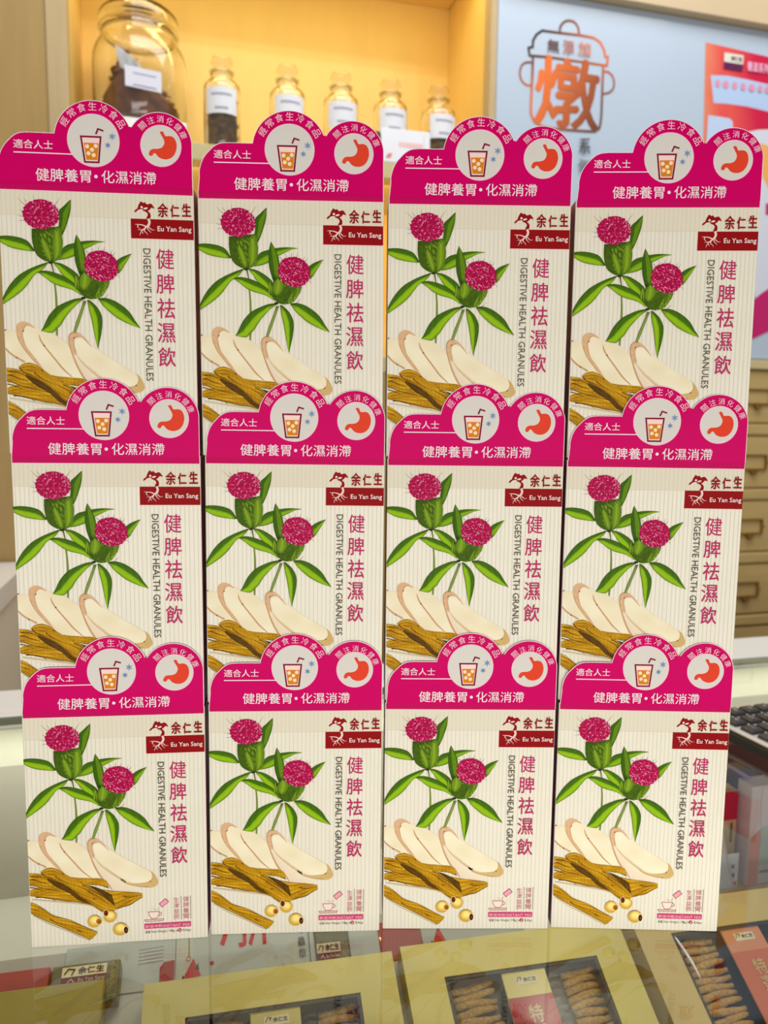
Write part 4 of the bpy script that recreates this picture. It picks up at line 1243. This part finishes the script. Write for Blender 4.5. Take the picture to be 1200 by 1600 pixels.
def fill_fungus(a, b, label, group, left=True, right=True, seed=1, n=13):
    rnd = random.Random(seed)
    for side, xa, ln in ((0, .047, .049), (1, .1560, .050)):
        if (side == 0 and not left) or (side == 1 and not right):
            continue
        for k in range(n):
            yy = -.0430 - k * .0076
            x0 = a + xa + (.010 if side else .0) + rnd.uniform(-.001, .002) + (side * k * .0004)
            L_ = ln - (.012 if side else .004)
            pts, rad = [], []
            ph = rnd.uniform(0, 6)
            for i in range(9):
                w = i / 8
                pts.append(inc(x0 + L_ * w, b - (yy + .0012 * math.sin(w * 4 + ph) + .0030 * (w - .5)), -.033 + .0136 + .0050 + .0008 * math.sin(w * 5 + ph)))
                rad.append(.0041 * (.55 + .45 * math.sin(math.pi * min(1, .12 + w * .88))) * (1 + .10 * math.sin(i * 2.4 + ph)))
            o = MB().tube(pts, rad, 7).build('dried_caterpillar_fungus', M_CORD)
            tag(o, label % ('left' if side == 0 else 'right'), 'fungus', group % ('left' if side == 0 else 'right'))
        # thin dark stalks beside each piece of the right-hand row
        if side == 1:
            for k in range(n):
                yy = -.0430 - k * .0076
                sp = [inc(a + .1515, b - yy + .001, -.033 + .018), inc(a + .158, b - yy - .001, -.033 + .0185), inc(a + .1648, b - yy, -.033 + .0183)]
                o = MB().tube(sp, [.0022, .0026, .0016], 6).build('fungus_stalk', M_CORDD)
                tag(o, 'dark dried stalk lying beside the sleeve in the ' + group.split(' in the ')[-1], 'stalk', 'dark stalks in the ' + group.split(' in the ')[-1])


gift_box(-.540, -.0105, 'plain olive gold box lid at bottom left under the counter glass', M_OLIVE, False, .2505)
gift_box(-.2526, 0.0, 'gold gift box with windowed tray under the second stack, beside the plain olive box', M_GOLD)
gift_box(.0038, -.0030, 'gold gift box with black windowed tray and red sleeve under the third stack', M_GOLD)
gd = gift_box(.2663, -.0145, 'copper gold gift box with haze-tinted sleeve and windowed tray at bottom right corner', M_GOLD2, sleeve=M_HAZE, low=rgb(206, 112, 78))  # low repeats the painted haze on the sleeve print
fe = MB().tube([(.0430, -.038, .0325), (.0435, -.041, .0328), (.0462, -.053, .0330), (.0488, -.066, .0330), (.0500, -.078, .0326), (.0502, -.083, .0325)], [.0002, .0010, .0015, .0016, .0010, .0002], 8)  # white tube shaped as the glare streak on the window film
fe.build('film_glare', pmat('white_glare_streak', rgb(250, 250, 250), .1, spec=.8), gd)
fill_fungus(-.2526, 0.0, 'brown dried caterpillar fungus in the %s tray of the box beside the plain olive one', 'fungus pieces, %s row in the box beside the olive one', seed=2)
fill_fungus(.0038, -.003, 'brown dried caterpillar fungus in the %s tray of the red sleeved centre box', 'fungus pieces, %s row in the red sleeved box', seed=3)
fill_fungus(.2663, -.0145, 'brown dried caterpillar fungus in the %s tray of the copper box at right', 'fungus pieces, %s row in the copper gift box', right=False, seed=4)

# pouches, red box and leaflets lying above the gift boxes
def sheet(name, a0, a1, b0, b1, c, th, mat, label, cat, group=None):
    t = empty(name, inc(a0, b1, c), IR, label, cat, group)
    MB().box(0, a1 - a0, 0, b1 - b0, 0, th, bev=min(th / 3, .001)).build(name + '_body', mat, t)
    return t


t = sheet('foil_pouch', -.342, -.2780, -.032, .004, -.0335, .0225, M_OLIVED, 'dark olive foil pouch with maker label behind the plain olive box', 'pouch')
q = FlatPrint(0, -.0228, 1.0, .00006)
brandlet(q, .0095, .0165, .0515, .0335)
for i in range(18):
    q.line([(.0555 + .001 * (i % 2), .002 + i * .0018), (.0600 - .001 * (i % 3), .003 + i * .0018)], .0006, rgb(170, 160, 70))
q.build('pouch_print', INK, t)
sheet('red_box', -.56, -.3445, -.034, -.0112, -.0335, .020, M_REDC, 'red carton edge at the left rim of the display, above the olive box', 'box')
t = sheet('leaflet', -.335, -.226, -.058, -.0075, -.0335, .0012, M_SHEET, 'grey leaflet with faint small print beside the olive pouch', 'leaflet')
q = FlatPrint(0, -.0014, 1.0, .00004)
for i in range(5):
    q.line([(.072, .040 - i * .0035), (.097, .041 - i * .0035)], .0007, rgb(150, 140, 140))
q.poly([(.094, .0005), (.1085, .0005), (.1085, .026), (.098, .025), (.094, .020)], rgb(176, 58, 46))
q.build('leaflet_print', INK, t)
t = sheet('leaflet', -.2255, -.0810, -.060, -.0015, -.0335, .0012, M_SHEET, 'pale sale leaflet with large red discount strokes below the second stack', 'leaflet')
q = FlatPrint(0, -.0014, 1.0, .00004)
q.poly([(.0006, .0005), (.018, .0005), (.018, .058), (.0006, .058)], rgb(206, 208, 190))
q.line([(.0135, .033), (.0130, .058)], .0010, rgb(140, 110, 60))
q.line([(.013 + .0022 * math.cos(w * .785), .031 + .0022 * math.sin(w * .785)) for w in range(9)], .0008, rgb(190, 70, 60))
q.poly([(.006, .009), (.026, .0135), (.018, .031)], rgb(206, 60, 56))
q.poly([(.004, .006), (.012, .008), (.008, .016)], rgb(60, 52, 38))
q.poly([(.019, .020), (.024, .019), (.023, .026)], rgb(90, 84, 40))
q.disc((.037, .024), .0022, None, rgb(190, 60, 80), 10)
q.text('7折', (.044, .0365, .100, .085), rgb(206, 44, 48), .012)
for i, ch in enumerate('冬蟲草'):
    q.text(ch, (.1270, .0430 - i * .0130, .1350, .0520 - i * .0130), rgb(96, 84, 78), .004)
q.line([(.139, .001), (.139, .058)], .0010, rgb(110, 112, 104))
q.build('leaflet_print', INK, t)
t = sheet('foil_pouch', -.0800, -.0440, -.050, -.0015, -.0335, .004, M_OLIVED, 'olive foil pouch with maker label under the gap between second and third stacks', 'pouch')
q = FlatPrint(0, -.0043, 1.0, .00006)
brandlet(q, .0008, .0100, .0260, .0280)
for i in range(9):
    q.line([(.028, .014 + i * .0014), (.0335, .010 + i * .0022)], .0006, rgb(176, 166, 90))
q.build('pouch_print', INK, t)
sheet('leaflet', -.0435, -.0110, -.050, -.0015, -.0335, .0010, M_SHEET, 'narrow grey leaflet between the olive pouch and the red paper', 'leaflet')
sheet('red_paper', -.0105, .0365, -.045, -.0045, -.0335, .0010, M_REDC, 'red paper sheet above the gap between the two gold gift boxes', 'paper')
t = sheet('leaflet', .0370, .150, -.052, -.0045, -.0335, .0012, M_SHEET, 'pale leaflet with small red cone above the red sleeved box', 'leaflet')
q = FlatPrint(0, -.0014, 1.0, .00004)
q.poly([(.009, .008), (.026, .0125), (.020, .029)], rgb(206, 60, 56))
q.poly([(.006, .005), (.014, .007), (.010, .015)], rgb(60, 52, 38))
q.build('leaflet_print', INK, t)

# ------------------------------------------------------------------ goods standing at the right of the case
PY = math.radians(14)
px_ = Vector((.520, 1.062, -.28))
pl = empty('plinth', px_, (0, 0, PY), 'low beige plinth inside the case to the right of the stacks', 'plinth')
MB().box(-.14, .30, -.0270, .060, 0, .050, bev=.002).build('plinth_block', pmat('beige_laminate', rgb(206, 178, 116), .4, noise=.04, scale=10), pl)
PT = -.2295


def stand(name, x, y, w, d, h, mat, label, cat, rot=0.0, tilt=0.0):
    p_ = px_ + Vector((math.cos(PY), math.sin(PY), 0)) * x + Vector((-math.sin(PY), math.cos(PY), 0)) * y
    p_.z = PT
    t = empty(name, p_, (0, tilt, PY + rot), label, cat)
    MB().box(-w / 2, w / 2, -d / 2, d / 2, 0, h, bev=.001).build(name + '_body', mat, t)
    return t


M_WBOX = pmat('white_carton', rgb(222, 210, 214), .4, noise=.03, scale=20)
M_GBOX = pmat('gold_carton', rgb(206, 178, 120), .4, noise=.08, scale=20)
t = stand('tall_carton', .022, -.010, .044, .030, .150, M_WBOX, 'tall white and salmon carton standing on the plinth below the calculator', 'carton')
q = Print(0, -.0153, 1.0, .0001)
q.poly([(-.0215, .002), (-.004, .002), (-.004, .085), (-.0215, .070)], rgb(222, 150, 130))
q.poly([(-.003, .030), (.0165, .030), (.0165, .088), (-.003, .088)], rgb(190, 204, 196))
q.poly([(-.002, .018), (.014, .018), (.014, .022), (-.002, .022)], rgb(150, 150, 140))
q.poly([(-.006, .090), (.008, .090), (.008, .146), (-.006, .146)], rgb(226, 206, 212))
q.poly([(.012, .098), (.016, .098), (.016, .132), (.012, .132)], rgb(150, 120, 110))
q.build('carton_print', INK, t)
t = stand('small_carton', -.020, .008, .030, .024, .136, M_GBOX, 'small gold carton with red top standing beside the tall white one', 'carton')
q = Print(0, -.0123, 1.0, .0001)
q.poly([(-.0148, .092), (.0148, .092), (.0148, .1355), (-.0148, .1355)], rgb(190, 34, 34))
q.poly([(.004, .058), (.008, .058), (.008, .088), (.004, .088)], rgb(110, 84, 60))
q.poly([(-.0148, .0), (.0148, .0), (.0148, .034), (-.0148, .040)], rgb(200, 150, 60))
q.build('carton_print', INK, t)
t = stand('leaning_card', -.020, -.012, .003, .026, .100, M_WBOX, 'white card leaning beside the rightmost stack inside the case', 'card', 0, -.28)
q = Print(0, -.0133, 1.0, .0001)
t2 = stand('price_ticket', -.030, -.0225, .034, .002, .052, M_LABEL, 'white price ticket with dark and red marks in front of the leaning card', 'ticket')
q = Print(0, -.0012, 1.0, .0001)
q.poly([(.004, .030), (.009, .030), (.009, .036), (.004, .036)], rgb(120, 120, 150))
q.poly([(.004, .016), (.010, .016), (.010, .023), (.004, .023)], rgb(90, 84, 110))
q.poly([(.008, .004), (.014, .004), (.014, .010), (.008, .010)], rgb(200, 90, 100))
q.build('ticket_print', INK, t2)
t = stand('maroon_case', .10, .045, .30, .012, .185, pmat('maroon_card', rgb(84, 24, 26), .5, noise=.1, scale=20), 'dark maroon case standing against the rear panel under the calculator', 'box')
rb2 = MB().tube([inc_ for inc_ in (px_ + Vector((-.045, -.01, .190)), px_ + Vector((-.02, .0, .222)), px_ + Vector((.02, .008, .196)), px_ + Vector((.07, .02, .190)))], .0035, 8)
o = rb2.build('gift_ribbon', M_PURP)
tag(o, 'lilac ribbon draped over the tops of the cartons in the case', 'ribbon')
